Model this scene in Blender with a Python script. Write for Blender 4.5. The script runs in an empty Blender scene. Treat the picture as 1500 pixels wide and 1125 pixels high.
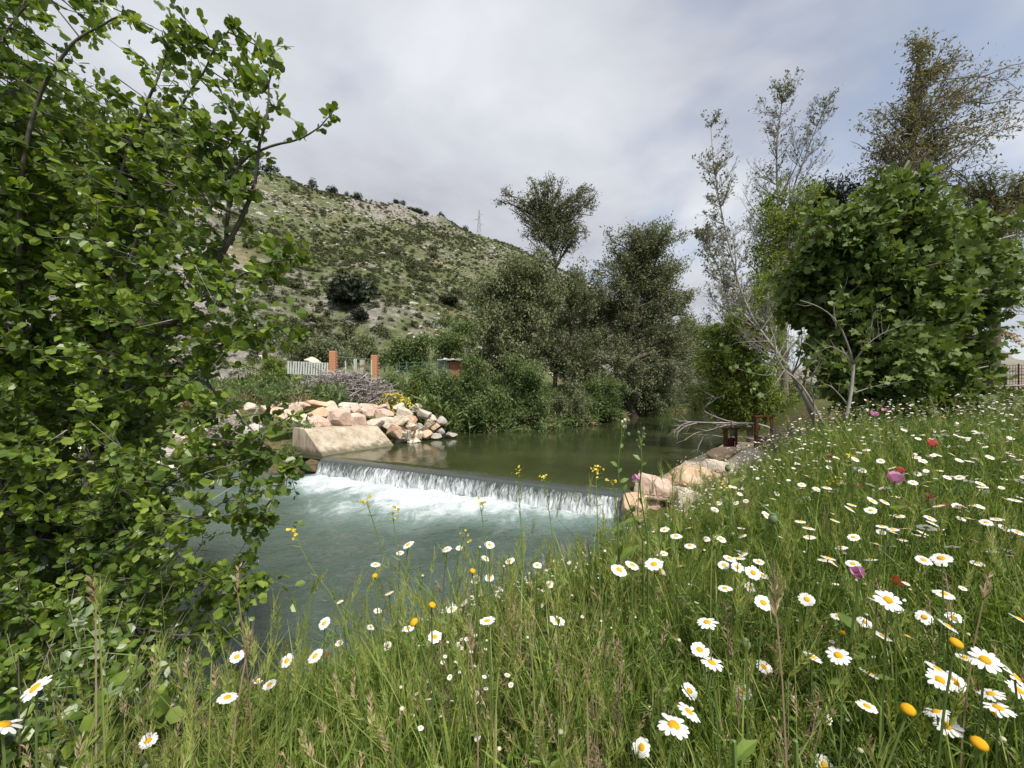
import bpy, math, random
import numpy as np
from mathutils import Matrix, Vector

SC = bpy.context.scene
COL = SC.collection
R = math.radians
rg = np.random.default_rng(7)

# ------------------------------------------------------------------ camera, sky, sun, exposure
ZC, HV, F = 1.5, 572.0, 585.0            # eye height, horizon row, focal length (photograph pixels)
cam_d = bpy.data.cameras.new('camera'); cam = bpy.data.objects.new('camera', cam_d); COL.objects.link(cam)
cam.location = (0, 0, ZC); cam.rotation_euler = (R(90), 0, 0)
cam_d.sensor_width = 36; cam_d.lens = 36 * F / 1500; cam_d.shift_y = (HV - 562.5) / 1500
cam_d.clip_start = 0.05; cam_d.clip_end = 6000
SC.camera = cam

SUN_DIR = Vector((0.36, -0.64, 1.1)).normalized()      # towards the sun
sun_el = math.asin(SUN_DIR.z); sun_az = math.atan2(SUN_DIR.x, SUN_DIR.y)
world = bpy.data.worlds.new('World'); SC.world = world; world.use_nodes = True
def build_world():
    nt = world.node_tree; nt.nodes.clear(); N = nt.nodes.new; L = nt.links.new
    out = N('ShaderNodeOutputWorld')
    sky = N('ShaderNodeTexSky'); sky.sky_type = 'NISHITA'; sky.sun_disc = False
    sky.sun_elevation = sun_el; sky.sun_rotation = sun_az; sky.air_density = 1.0; sky.dust_density = 1.5; sky.ozone_density = 2.0
    bg = N('ShaderNodeBackground'); bg.inputs['Strength'].default_value = 0.13; L(sky.outputs[0], bg.inputs[0])
    tc = N('ShaderNodeTexCoord'); sep = N('ShaderNodeSeparateXYZ'); L(tc.outputs['Generated'], sep.inputs[0])
    def m(op, a, b=None, c=None):
        n = N('ShaderNodeMath'); n.operation = op
        for i, q in enumerate((a, b, c)):
            if q is None: continue
            if isinstance(q, (int, float)): n.inputs[i].default_value = q
            else: L(q, n.inputs[i])
        return n.outputs[0]
    zz = m('ADD', m('MAXIMUM', sep.outputs[2], 0.0), 0.22)
    cx = m('DIVIDE', sep.outputs[0], zz); cy = m('DIVIDE', sep.outputs[1], zz)
    cmb = N('ShaderNodeCombineXYZ'); L(cx, cmb.inputs[0]); L(cy, cmb.inputs[1])
    def noise(scale, detail, rough, off, sx=1.0, dist=0.0):
        mp = N('ShaderNodeMapping'); mp.inputs['Location'].default_value = off; mp.inputs['Scale'].default_value = (sx, 1, 1)
        L(cmb.outputs[0], mp.inputs[0])
        n = N('ShaderNodeTexNoise'); n.inputs['Scale'].default_value = scale; n.inputs['Detail'].default_value = detail
        n.inputs['Roughness'].default_value = rough; n.inputs['Distortion'].default_value = dist
        L(mp.outputs[0], n.inputs['Vector']); return n.outputs['Fac']
    a = noise(0.75, 6, 0.55, (3.1, 1.7, 0), 1.0, 0.25)
    b = noise(2.2, 5, 0.55, (8.0, 2.0, 0), 0.8, 0.2)
    mix = m('ADD', m('MULTIPLY', a, 0.72), m('MULTIPLY', b, 0.28))
    # the cover is thin towards the right of the valley
    mix2 = m('ADD', mix, m('MULTIPLY', m('DIVIDE', sep.outputs[0], m('ADD', m('ABSOLUTE', sep.outputs[1]), 0.4)), 0.035))
    ramp = N('ShaderNodeValToRGB'); L(mix2, ramp.inputs[0]); cr = ramp.color_ramp
    cr.elements[0].position = 0.35; cr.elements[0].color = (0.39, 0.402, 0.45, 1)
    cr.elements[1].position = 0.62; cr.elements[1].color = (0.72, 0.735, 0.775, 1)
    e = cr.elements.new(0.44); e.color = (0.505, 0.52, 0.572, 1)
    e = cr.elements.new(0.53); e.color = (0.60, 0.62, 0.67, 1)
    bg2 = N('ShaderNodeBackground'); L(ramp.outputs[0], bg2.inputs[0]); bg2.inputs['Strength'].default_value = 0.90
    c = noise(1.15, 5, 0.5, (1.4, 5.2, 0), 1.0, 0.3)
    c2 = m('ADD', c, m('MULTIPLY', m('DIVIDE', sep.outputs[0], m('ADD', m('ABSOLUTE', sep.outputs[1]), 0.4)), 0.09))
    mr = N('ShaderNodeMapRange'); mr.interpolation_type = 'SMOOTHSTEP'; L(c2, mr.inputs[0])
    mr.inputs[1].default_value = 0.47; mr.inputs[2].default_value = 0.66; mr.inputs[3].default_value = 0.0; mr.inputs[4].default_value = 0.55
    ms = N('ShaderNodeMixShader'); L(mr.outputs[0], ms.inputs[0]); L(bg2.outputs[0], ms.inputs[1]); L(bg.outputs[0], ms.inputs[2])
    L(ms.outputs[0], out.inputs[0])
build_world()
sd = bpy.data.lights.new('sun', 'SUN'); sd.energy = 4.2; sd.angle = R(7); sd.color = (1.0, 0.95, 0.87)
sun = bpy.data.objects.new('sun', sd); COL.objects.link(sun)
sun.rotation_euler = SUN_DIR.to_track_quat('Z', 'Y').to_euler()
SC.view_settings.view_transform = 'Standard'; SC.view_settings.look = 'None'
SC.view_settings.exposure = 0.38; SC.view_settings.gamma = 1.0; SC.view_settings.use_curve_mapping = False
SC.cycles.max_bounces = 8; SC.cycles.transparent_max_bounces = 16; SC.cycles.diffuse_bounces = 3; SC.cycles.glossy_bounces = 3
SC.cycles.transmission_bounces = 4; SC.cycles.caustics_reflective = False; SC.cycles.caustics_refractive = False
SC.cycles.use_denoising = True

# ------------------------------------------------------------------ helpers
def px(u, v, Y): return np.array([(u - 750) / F * Y, Y, ZC - (v - HV) / F * Y])
def nrm(a): return a / (np.linalg.norm(a, axis=-1, keepdims=True) + 1e-9)

class Noise2:
    """value noise, octaves summed, range about -1..1"""
    def __init__(s, seed): s.t = np.random.default_rng(seed).random((256, 256)) * 2 - 1
    def one(s, x, y):
        xi = np.floor(x).astype(int); yi = np.floor(y).astype(int); fx = x - xi; fy = y - yi
        fx = fx * fx * (3 - 2 * fx); fy = fy * fy * (3 - 2 * fy)
        g = lambda i, j: s.t[i % 256, j % 256]
        return (g(xi, yi) * (1 - fx) + g(xi + 1, yi) * fx) * (1 - fy) + (g(xi, yi + 1) * (1 - fx) + g(xi + 1, yi + 1) * fx) * fy
    def __call__(s, x, y, sc=1.0, oc=4, gain=0.5):
        o = 0; a = 1; tot = 0
        for k in range(oc):
            o = o + a * s.one(np.asarray(x) / sc * 2 ** k + 17.3 * k, np.asarray(y) / sc * 2 ** k + 9.1 * k); tot += a; a *= gain
        return o / tot
n2 = Noise2(3)
def sstep(a, b, x):
    t = np.clip((x - a) / (b - a), 0, 1); return t * t * (3 - 2 * t)

class MB:
    """collects vertices, faces, a per-vertex tint and material slots; .build links them as one mesh object"""
    def __init__(s): s.V = []; s.F3 = []; s.F4 = []; s.T = []; s.n = 0; s.uv = []
    def add(s, V, F3=None, F4=None, tint=0.5):
        V = np.asarray(V, float).reshape(-1, 3)
        if F3 is not None and len(F3): s.F3.append(np.asarray(F3, np.int64).reshape(-1, 3) + s.n)
        if F4 is not None and len(F4): s.F4.append(np.asarray(F4, np.int64).reshape(-1, 4) + s.n)
        s.V.append(V); s.T.append(np.broadcast_to(np.asarray(tint, float), (len(V),)).copy()); s.n += len(V)
        return s
    def mesh(s, name, mats, smooth=False, off=None):
        V = np.concatenate(s.V) if s.V else np.zeros((0, 3))
        if off is not None: V = V - np.asarray(off)
        f3 = np.concatenate(s.F3) if s.F3 else np.zeros((0, 3), np.int64)
        f4 = np.concatenate(s.F4) if s.F4 else np.zeros((0, 4), np.int64)
        me = bpy.data.meshes.new(name)
        me.vertices.add(len(V)); me.vertices.foreach_set('co', V.astype(np.float32).ravel())
        loops = np.concatenate([f3.ravel(), f4.ravel()]).astype(np.int32)
        me.loops.add(len(loops)); me.loops.foreach_set('vertex_index', loops)
        st = np.concatenate([np.arange(len(f3)) * 3, len(f3) * 3 + np.arange(len(f4)) * 4]).astype(np.int32)
        me.polygons.add(len(st)); me.polygons.foreach_set('loop_start', st)
        try: me.polygons.foreach_set('loop_total', np.concatenate([np.full(len(f3), 3), np.full(len(f4), 4)]).astype(np.int32))
        except Exception: pass
        a = me.attributes.new('tint', 'FLOAT', 'POINT'); a.data.foreach_set('value', np.concatenate(s.T).astype(np.float32))
        me.update(calc_edges=True)
        me.polygons.foreach_set('use_smooth', np.full(len(st), bool(smooth)))
        for m_ in (mats if isinstance(mats, (list, tuple)) else [mats]): me.materials.append(m_)
        return me
    def build(s, name, mats, parent=None, smooth=False, off=None, kind=None):
        return link(name, s.mesh(name, mats, smooth, off), parent, kind)

def link(name, me, parent=None, kind=None):
    o = bpy.data.objects.new(name, me); COL.objects.link(o)
    if parent is not None: o.parent = parent
    if kind: o['kind'] = kind
    return o
def tag(o, label, cat, group=None):
    o['label'] = label; o['category'] = cat
    if group: o['group'] = group
    return o
def thing(name, label, cat, loc, group=None):
    o = bpy.data.objects.new(name, None); COL.objects.link(o); o.location = tuple(loc); o.empty_display_size = 0.1
    return tag(o, label, cat, group)

def tube(mb, pts, rad, sides=6, tint=0.5, cap=True):
    P = np.asarray(pts, float); n = len(P); rad = np.broadcast_to(np.asarray(rad, float), (n,))
    T = np.gradient(P, axis=0) if n > 1 else np.array([[0, 0, 1.]]); T = nrm(T)
    ref = np.array([0.31, 0.17, 0.93]) if abs(T[:, 2]).mean() < 0.9 else np.array([0.93, 0.2, 0.1])
    U = nrm(np.cross(T, ref)); W = np.cross(T, U)
    a = np.arange(sides) * 2 * math.pi / sides
    V = P[:, None, :] + rad[:, None, None] * (np.cos(a)[None, :, None] * U[:, None, :] + np.sin(a)[None, :, None] * W[:, None, :])
    i = np.arange(n - 1)[:, None] * sides; j = np.arange(sides)[None, :]; k = (j + 1) % sides
    q = np.stack([i + j, i + k, i + sides + k, i + sides + j], -1).reshape(-1, 4)
    V = V.reshape(-1, 3); f3 = []
    if cap:
        V = np.vstack([V, P[-1] + T[-1] * rad[-1] * 0.5, P[0]]); c = n * sides
        f3 = [((n - 1) * sides + j_, (n - 1) * sides + (j_ + 1) % sides, c) for j_ in range(sides)] + [((j_ + 1) % sides, j_, c + 1) for j_ in range(sides)]
    mb.add(V, f3, q, tint)

def sticks(mb, A, B, ra, rb, tint=0.5):
    """many straight three-sided twigs at once"""
    A = np.asarray(A, float); B = np.asarray(B, float); n = len(A)
    if n == 0: return
    T = nrm(B - A); U = nrm(np.cross(T, nrm(np.array([0.31, 0.57, 0.43]) + 0 * T))); W = np.cross(T, U)
    ra = np.broadcast_to(np.asarray(ra, float), (n,)); rb = np.broadcast_to(np.asarray(rb, float), (n,))
    vs = []
    for P_, r_ in ((A, ra), (B, rb)):
        for k in range(3):
            an = k * 2.0944
            vs.append(P_ + r_[:, None] * (math.cos(an) * U + math.sin(an) * W))
    V = np.stack(vs, 1).reshape(-1, 3); o = np.arange(n)[:, None, None] * 6
    q = np.array([[0, 1, 4, 3], [1, 2, 5, 4], [2, 0, 3, 5]])[None] + o
    mb.add(V, None, q.reshape(-1, 4), np.repeat(np.broadcast_to(np.asarray(tint, float), (n,)), 6))

def frames(D, Nn):
    """rotation matrices whose columns are x = width, y = D (tip), z = the normal nearest Nn"""
    y = nrm(D); z = nrm(Nn - (Nn * y).sum(-1, keepdims=True) * y); x = np.cross(y, z)
    return np.stack([x, y, z], -1)
def place(mb, tpl, P, Rm, S, tint):
    """copies of a template (V, F3, F4) at P with rotations Rm, sizes S and one tint each"""
    V, F3, F4 = tpl; P = np.asarray(P, float); n = len(P)
    if n == 0: return
    S = np.asarray(S, float); S = np.broadcast_to(S.reshape(-1, 1) if S.ndim < 2 else S, (n, S.shape[1] if S.ndim == 2 else 1))
    VV = np.einsum('nij,nkj->nki', Rm, V[None] * S[:, None, :]) + P[:, None, :]
    o = (np.arange(n) * len(V))[:, None, None]
    f3 = (np.asarray(F3)[None] + o).reshape(-1, 3) if len(F3) else None
    f4 = (np.asarray(F4)[None] + o).reshape(-1, 4) if len(F4) else None
    mb.add(VV.reshape(-1, 3), f3, f4, np.repeat(np.broadcast_to(np.asarray(tint, float), (n,)), len(V)))
def bez(a, c, b, n): t = np.linspace(0, 1, n)[:, None]; return (1 - t) ** 2 * a + 2 * t * (1 - t) * c + t * t * b
def smoothline(pts, n):
    P = np.asarray(pts, float); t = np.linspace(0, len(P) - 1, n); i = np.clip(np.floor(t).astype(int), 0, len(P) - 2); f = (t - i)[:, None]
    p0 = P[np.clip(i - 1, 0, None)]; p1 = P[i]; p2 = P[i + 1]; p3 = P[np.clip(i + 2, None, len(P) - 1)]
    return 0.5 * (2 * p1 + (p2 - p0) * f + (2 * p0 - 5 * p1 + 4 * p2 - p3) * f ** 2 + (3 * p1 - p0 - 3 * p2 + p3) * f ** 3)
def rdir(n, r=rg): return nrm(r.normal(size=(n, 3)))
def box(mb, c, s, rz=0.0, tint=0.5, axis=None):
    x, y, z = np.asarray(s) / 2.0
    V = np.array([[a * x, b * y, d * z] for d in (-1, 1) for b in (-1, 1) for a in (-1, 1)], float)
    cz, sz = math.cos(rz), math.sin(rz); V = V @ np.array([[cz, sz, 0], [-sz, cz, 0], [0, 0, 1]]) + np.asarray(c)
    mb.add(V, None, [[0, 2, 3, 1], [4, 5, 7, 6], [0, 1, 5, 4], [2, 6, 7, 3], [0, 4, 6, 2], [1, 3, 7, 5]], tint)

# leaf templates: unit length along +y
LEAF_ROUND = (np.array([[0, 0, 0], [0.30, 0.18, 0.06], [0.44, 0.52, 0.10], [0.30, 0.86, 0.05], [0, 0.97, -0.04], [-0.30, 0.86, 0.05], [-0.44, 0.52, 0.10], [-0.30, 0.18, 0.06], [0, 0.5, 0.0]], float),
              [[0, 1, 8], [1, 2, 8], [2, 3, 8], [3, 4, 8], [4, 5, 8], [5, 6, 8], [6, 7, 8], [7, 0, 8]], [])
LEAF_ROUND2 = (np.array([[0, 0, 0], [.38, .26, .08], [.36, .80, .07], [0, .98, -.03], [-.36, .80, .07], [-.38, .26, .08]], float), [], [[0, 1, 2, 3], [0, 3, 4, 5]])
LEAF_OVAL = (np.array([[0, 0, 0], [0.22, 0.3, 0.05], [0.25, 0.6, 0.05], [0, 1, -0.08], [-0.25, 0.6, 0.05], [-0.22, 0.3, 0.05], [0, 0.45, 0]], float),
             [[0, 1, 6], [1, 2, 6], [2, 3, 6], [3, 4, 6], [4, 5, 6], [5, 0, 6]], [])
LEAF_DIAMOND = (np.array([[0, 0, 0], [0.28, 0.45, 0.05], [0, 1, 0], [-0.28, 0.45, 0.05]], float), [], [[0, 1, 2, 3]])
LEAF_MID = (np.array([[0, 0, 0], [0.2, 0.45, 0.05], [0, 1, -.03], [-0.2, 0.45, 0.05]], float), [], [[0, 1, 2, 3]])
LEAF_SLIM = (np.array([[0, 0, 0], [0.12, 0.45, 0.03], [0, 1, -0.05], [-0.12, 0.45, 0.03]], float), [], [[0, 1, 2, 3]])
def fig_leaf():
    o = [(0, 0), (.44, .12), (.30, .34), (.50, .64), (.17, .62), (0, 1.02), (-.17, .62), (-.50, .64), (-.30, .34), (-.44, .12)]
    V = [(x, y, 0.10 * abs(x) - 0.16 * y * y) for x, y in o] + [(0, .4, -.05)]
    return (np.array(V), [[i, (i + 1) % 10, 10] for i in range(10)], [])
LEAF_FIG = fig_leaf()
LEAF_FIG2 = (np.array([[0, 0, 0], [.48, .3, .05], [.2, .52, -.02], [.42, .72, -.02], [0, 1.02, -.14], [-.42, .72, -.02], [-.2, .52, -.02], [-.48, .3, .05]], float), [[0, 1, 2], [0, 6, 7], [2, 3, 4], [4, 5, 6], [2, 4, 6], [0, 2, 6]], [])

# ------------------------------------------------------------------ materials
class NT:
    def __init__(s, name):
        s.m = bpy.data.materials.new(name); s.m.use_nodes = True; s.t = s.m.node_tree; s.t.nodes.clear()
        s.out = s.N('ShaderNodeOutputMaterial')
    def N(s, k): return s.t.nodes.new(k)
    def L(s, a, b): s.t.links.new(a, b)
    def set(s, sock, v):
        if isinstance(v, bpy.types.NodeSocket): s.L(v, sock)
        else: sock.default_value = v
    def math(s, op, a, b=0.0, clamp=False):
        n = s.N('ShaderNodeMath'); n.operation = op; n.use_clamp = clamp; s.set(n.inputs[0], a); s.set(n.inputs[1], b); return n.outputs[0]
    def coord(s, kind='Object', scale=(1, 1, 1), rot=(0, 0, 0), loc=(0, 0, 0)):
        if kind == 'World': o = s.N('ShaderNodeNewGeometry').outputs['Position']
        else: o = s.N('ShaderNodeTexCoord').outputs[kind]
        mp = s.N('ShaderNodeMapping'); mp.inputs['Scale'].default_value = scale; mp.inputs['Rotation'].default_value = rot; mp.inputs['Location'].default_value = loc
        s.L(o, mp.inputs[0]); return mp.outputs[0]
    def noise(s, vec, scale, detail=5, rough=0.55, dist=0.0):
        n = s.N('ShaderNodeTexNoise'); s.L(vec, n.inputs['Vector']); n.inputs['Scale'].default_value = scale; n.inputs['Detail'].default_value = detail
        n.inputs['Roughness'].default_value = rough; n.inputs['Distortion'].default_value = dist; return n.outputs['Fac']
    def ramp(s, f, stops):
        n = s.N('ShaderNodeValToRGB'); s.set(n.inputs[0], f); c = n.color_ramp
        while len(c.elements) < len(stops): c.elements.new(0.5)
        for e, (p, q) in zip(c.elements, stops): e.position = p; e.color = (*q, 1) if len(q) == 3 else q
        return n.outputs[0]
    def mix(s, f, a, b):
        n = s.N('ShaderNodeMix'); n.data_type = 'RGBA'; s.set(n.inputs[0], f)
        for i, v in ((6, a), (7, b)):
            if isinstance(v, tuple): n.inputs[i].default_value = (*v, 1)
            else: s.L(v, n.inputs[i])
        return n.outputs[2]
    def attr(s, name): n = s.N('ShaderNodeAttribute'); n.attribute_name = name; return n.outputs['Fac']
    def prange(s, f, a, b, c=0.0, d=1.0):
        n = s.N('ShaderNodeMapRange'); n.interpolation_type = 'SMOOTHSTEP'; s.set(n.inputs[0], f)
        for i, v in enumerate((a, b, c, d)): n.inputs[i + 1].default_value = v
        return n.outputs[0]
    def bump(s, h, strength=0.5, dist=0.02):
        n = s.N('ShaderNodeBump'); n.inputs['Strength'].default_value = strength; n.inputs['Distance'].default_value = dist; s.L(h, n.inputs['Height']); return n.outputs[0]
    def bsdf(s, col, rough=0.6, spec=0.3, normal=None, **kw):
        p = s.N('ShaderNodeBsdfPrincipled')
        if isinstance(col, tuple): p.inputs['Base Color'].default_value = (*col, 1)
        else: s.L(col, p.inputs['Base Color'])
        s.set(p.inputs['Roughness'], rough); p.inputs['Specular IOR Level'].default_value = spec
        if normal is not None: s.L(normal, p.inputs['Normal'])
        for k, v in kw.items(): s.set(p.inputs[k.replace('_', ' ')], v)
        return p.outputs[0]
    def done(s, sh): s.L(sh, s.out.inputs[0]); return s.m

def leaf_mat(name, stops, transl=0.35, rough=0.45, spec=0.35, warm=(1.25, 1.2, 0.55)):
    t = NT(name); f = t.attr('tint')
    ob = t.N('ShaderNodeObjectInfo').outputs['Random']
    c = t.ramp(f, [(i / (len(stops) - 1), q) for i, q in enumerate(stops)])
    nz = t.noise(t.coord('World'), 1.7, 3)
    hs = t.N('ShaderNodeHueSaturation'); t.L(c, hs.inputs['Color'])
    t.L(t.math('ADD', t.math('MULTIPLY', nz, 0.7), 0.65), hs.inputs['Value']); hs.inputs['Saturation'].default_value = 0.95
    c = hs.outputs[0]
    p = t.bsdf(c, rough, spec)
    tr = t.N('ShaderNodeBsdfTranslucent'); mu = t.N('ShaderNodeMix'); mu.data_type = 'RGBA'; mu.blend_type = 'MULTIPLY'; mu.inputs[0].default_value = 1
    t.L(c, mu.inputs[6]); mu.inputs[7].default_value = (*warm, 1); t.L(mu.outputs[2], tr.inputs[0])
    ms = t.N('ShaderNodeMixShader'); ms.inputs[0].default_value = transl; t.L(p, ms.inputs[1]); t.L(tr.outputs[0], ms.inputs[2])
    return t.done(ms.outputs[0])
def rough_mat(name, stops, scale=2.0, rough=0.85, bump=0.4, bdist=0.03, kind='Object', spec=0.2, lo=0.3, hi=0.7, stretch=(1, 1, 1), bscale=6):
    t = NT(name); v = t.coord(kind, stretch)
    n = t.noise(v, scale, 8, 0.62)
    c = t.ramp(n, [(lo + (hi - lo) * i / (len(stops) - 1), q) for i, q in enumerate(stops)])
    b = t.noise(v, scale * bscale, 8, 0.65)
    return t.done(t.bsdf(c, rough, spec, t.bump(b, bump, bdist)))
M = {}
M['alder'] = leaf_mat('alder_leaf', [(.05, .095, .016), (.095, .165, .024), (.15, .235, .03), (.26, .35, .045)], .42, .35, .45)
M['fig'] = leaf_mat('fig_leaf', [(.06, .10, .025), (.095, .15, .037), (.14, .20, .05), (.20, .265, .07)], .3, .55, .22)
M['willow'] = leaf_mat('willow_leaf', [(.10, .125, .055), (.15, .18, .08), (.20, .23, .11), (.29, .31, .185)], .3, .55, .25, (1.1, 1.1, .7))
M['olive'] = leaf_mat('dark_tree_leaf', [(.085, .105, .05), (.13, .152, .072), (.175, .197, .10), (.25, .27, .165)], .28, .55, .25, (1.1, 1.1, .7))
M['bush'] = leaf_mat('bank_bush_leaf', [(.06, .10, .03), (.10, .155, .045), (.145, .205, .065), (.22, .28, .11)], .3, .5, .3)
M['tamarisk'] = leaf_mat('feathery_leaf', [(.11, .16, .03), (.16, .225, .04), (.21, .28, .05), (.28, .33, .09)], .35, .6, .2)
M['poplar'] = leaf_mat('poplar_leaf', [(.10, .11, .045), (.155, .16, .07), (.21, .205, .10), (.28, .27, .16)], .35, .5, .3, (1.15, 1.1, .7))
M['pine'] = leaf_mat('pine_needle', [(.02, .032, .017), (.032, .05, .024), (.05, .07, .03)], .15, .7, .15)
M['scrub'] = leaf_mat('scrub_leaf', [(.05, .06, .03), (.075, .088, .042), (.105, .12, .055), (.15, .165, .085)], .2, .7, .15)
M['carob'] = leaf_mat('carob_leaf', [(.018, .026, .016), (.028, .04, .022), (.045, .06, .03)], .12, .6, .2)
M['pale'] = leaf_mat('pale_shoot_leaf', [(.13, .19, .08), (.2, .27, .13), (.42, .47, .34)], .3, .6, .2)
M['grass'] = leaf_mat('grass_blade', [(.125, .205, .026), (.20, .30, .042), (.28, .37, .068), (.37, .38, .12), (.48, .43, .24)], .42, .45, .35)
M['herb'] = leaf_mat('meadow_herb', [(.105, .175, .024), (.16, .245, .036), (.225, .315, .06)], .42, .5, .3)
M['dry'] = leaf_mat('dry_grass', [(.22, .17, .08), (.34, .27, .14), (.44, .34, .22), (.42, .28, .22)], .3, .7, .2)
M['cane'] = leaf_mat('cane_leaf', [(.09, .14, .035), (.15, .21, .06), (.26, .30, .13)], .3, .5, .3)
M['stem'] = leaf_mat('flower_stem', [(.10, .16, .035), (.16, .23, .06)], .15, .5, .3)
M['yellow'] = leaf_mat('yellow_blossom', [(.62, .50, .03), (.75, .62, .05)], .3, .5, .2, (1, 1, 1))
M['white'] = leaf_mat('white_petal', [(.78, .78, .74), (.84, .84, .82)], .25, .5, .2, (1, 1, 1))
M['disc'] = rough_mat('yellow_disc', [(.55, .27, .01), (.78, .45, .015)], 300, .8, .6, .002)
M['cream'] = leaf_mat('cream_bud', [(.5, .5, .3), (.65, .62, .42)], .2, .6, .2, (1, 1, 1))
M['pink'] = leaf_mat('pink_poppy_petal', [(.66, .30, .50), (.76, .42, .60)], .35, .5, .2, (1.1, .9, 1.0))
M['red'] = leaf_mat('red_poppy_petal', [(.52, .06, .07), (.6, .1, .09)], .35, .5, .2, (1.1, .9, .9))
M['orange'] = leaf_mat('orange_poppy_petal', [(.6, .16, .03), (.65, .2, .04)], .35, .5, .2, (1.1, .9, .9))
M['dull'] = leaf_mat('faded_poppy_petal', [(.40, .16, .11), (.46, .2, .14)], .3, .6, .2, (1, .9, .9))
M['blotch'] = rough_mat('poppy_blotch', [(.05, .01, .03), (.08, .015, .05)], 60, .6, .2, .002)
M['pod'] = rough_mat('poppy_pod', [(.10, .15, .07), (.15, .2, .1)], 40, .6, .3, .003)
M['bark'] = rough_mat('brown_bark', [(.05, .04, .03), (.10, .085, .065), (.16, .14, .11)], 9, .9, .6, .01, stretch=(1, 1, .25))
M['palebark'] = rough_mat('pale_grey_bark', [(.15, .138, .12), (.24, .225, .195), (.33, .31, .28)], 7, .85, .4, .01, stretch=(1, 1, .4))
M['twig'] = rough_mat('twig_bark', [(.13, .105, .08), (.22, .185, .15)], 12, .85, .2, .003)
M['dead'] = rough_mat('dead_wood', [(.22, .195, .185), (.34, .305, .285), (.43, .395, .365)], 6, .9, .4, .006)
M['aldbark'] = rough_mat('alder_bark', [(.06, .055, .045), (.11, .1, .085), (.19, .18, .15)], 14, .85, .4, .004)
M['rust'] = rough_mat('rusty_steel', [(.05, .02, .014), (.10, .035, .022), (.16, .065, .035)], 14, .75, .3, .003)
M['steel'] = rough_mat('galvanised_steel', [(.34, .36, .37), (.44, .46, .47)], 8, .5, .1, .002)
M['green_paint'] = rough_mat('green_paint', [(.05, .12, .09), (.08, .16, .12)], 8, .6, .2, .002)
M['white_paint'] = rough_mat('white_slat_paint', [(.42, .46, .41), (.56, .58, .53)], 8, .6, .2, .002)
M['brickpost'] = rough_mat('orange_brick', [(.42, .17, .085), (.52, .24, .12), (.58, .31, .18)], 9, .9, .3, .004)
M['mortar'] = rough_mat('mortar', [(.36, .31, .26), (.45, .4, .34)], 20, .95, .3, .003)
M['shedwall'] = rough_mat('shed_block', [(.34, .15, .085), (.44, .22, .13)], 5, .9, .3, .004)
M['sheet'] = rough_mat('roof_sheet', [(.42, .42, .40), (.60, .59, .56)], 3, .7, .2, .004)
M['soil'] = None

def ground_mat():
    t = NT('bank_soil'); v = t.coord('World')
    n = t.noise(v, 0.8, 8, .6); n3 = t.noise(v, 9, 8, .7)
    c = t.ramp(n3, [(.3, (.05, .045, .02)), (.5, (.11, .10, .045)), (.7, (.22, .18, .10))])
    c2 = t.ramp(n3, [(.3, (.035, .055, .012)), (.7, (.10, .13, .035))])
    col = t.mix(t.prange(n, .38, .6), c2, c)
    wet = t.attr('tint')          # stony river bed
    st = t.ramp(t.noise(v, 14, 6, .6), [(.3, (.06, .055, .04)), (.6, (.16, .14, .10)), (.75, (.28, .24, .19))])
    col = t.mix(wet, col, st)
    return t.done(t.bsdf(col, .95, .1, t.bump(n3, .8, .05)))
def hill_mat():
    t = NT('rocky_hillside'); v = t.coord('World')
    big = t.noise(v, 0.035, 6, .6, .4); mid = t.noise(v, 0.22, 7, .65, .3); fine = t.noise(v, .75, 9, .75)
    rock = t.ramp(fine, [(.32, (.085, .078, .065)), (.5, (.215, .20, .172)), (.66, (.38, .355, .32))])
    green = t.ramp(fine, [(.30, (.042, .052, .025)), (.5, (.095, .112, .048)), (.68, (.16, .172, .08))])
    dry = t.ramp(fine, [(.3, (.13, .10, .05)), (.7, (.30, .235, .13))])
    f = t.math('ADD', t.math('MULTIPLY', mid, .8), t.math('ADD', t.math('MULTIPLY', big, .5), t.math('MULTIPLY', t.attr('tint'), .55)))
    col = t.mix(t.prange(f, .63, .82), green, rock)
    col = t.mix(t.prange(t.noise(v, .09, 5, .6), .55, .7, 0, .6), col, dry)
    return t.done(t.bsdf(col, .95, .1, t.bump(fine, .9, .6)))
M['soil'] = ground_mat(); M['hill'] = hill_mat()
def concrete_mat(name, stops):
    t = NT(name); v = t.coord('World')
    a = t.noise(v, 2.2, 8, .6); b = t.noise(t.coord('World', (4, 4, .7)), 1.6, 6, .6); c_ = t.noise(v, 26, 6, .7)
    col = t.ramp(t.math('ADD', t.math('MULTIPLY', a, .5), t.math('ADD', t.math('MULTIPLY', b, .3), t.math('MULTIPLY', c_, .2))), [(.36, stops[0]), (.5, stops[1]), (.62, stops[2])])
    sp = t.N('ShaderNodeSeparateXYZ'); t.L(t.coord('World'), sp.inputs[0])
    wl = t.prange(t.math('ADD', sp.outputs[2], t.math('MULTIPLY', t.math('SUBTRACT', b, .5), .35)), -.10, -.26)
    col = t.mix(t.math('MULTIPLY', wl, .8), col, (.075, .07, .04))                     # algae along the waterline
    st = t.prange(t.noise(t.coord('World', (5, 5, .35)), 1.9, 6, .65), .52, .68, 0, .55); col = t.mix(st, col, (.17, .135, .09))
    return t.done(t.bsdf(col, .9, .2, t.bump(c_, .3, .01)))
M['concrete'] = concrete_mat('pale_concrete', [(.24, .19, .13), (.42, .35, .26), (.52, .46, .37)])
M['wetconcrete'] = concrete_mat('stained_concrete', [(.05, .045, .03), (.12, .105, .07), (.2, .17, .12)])
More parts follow.
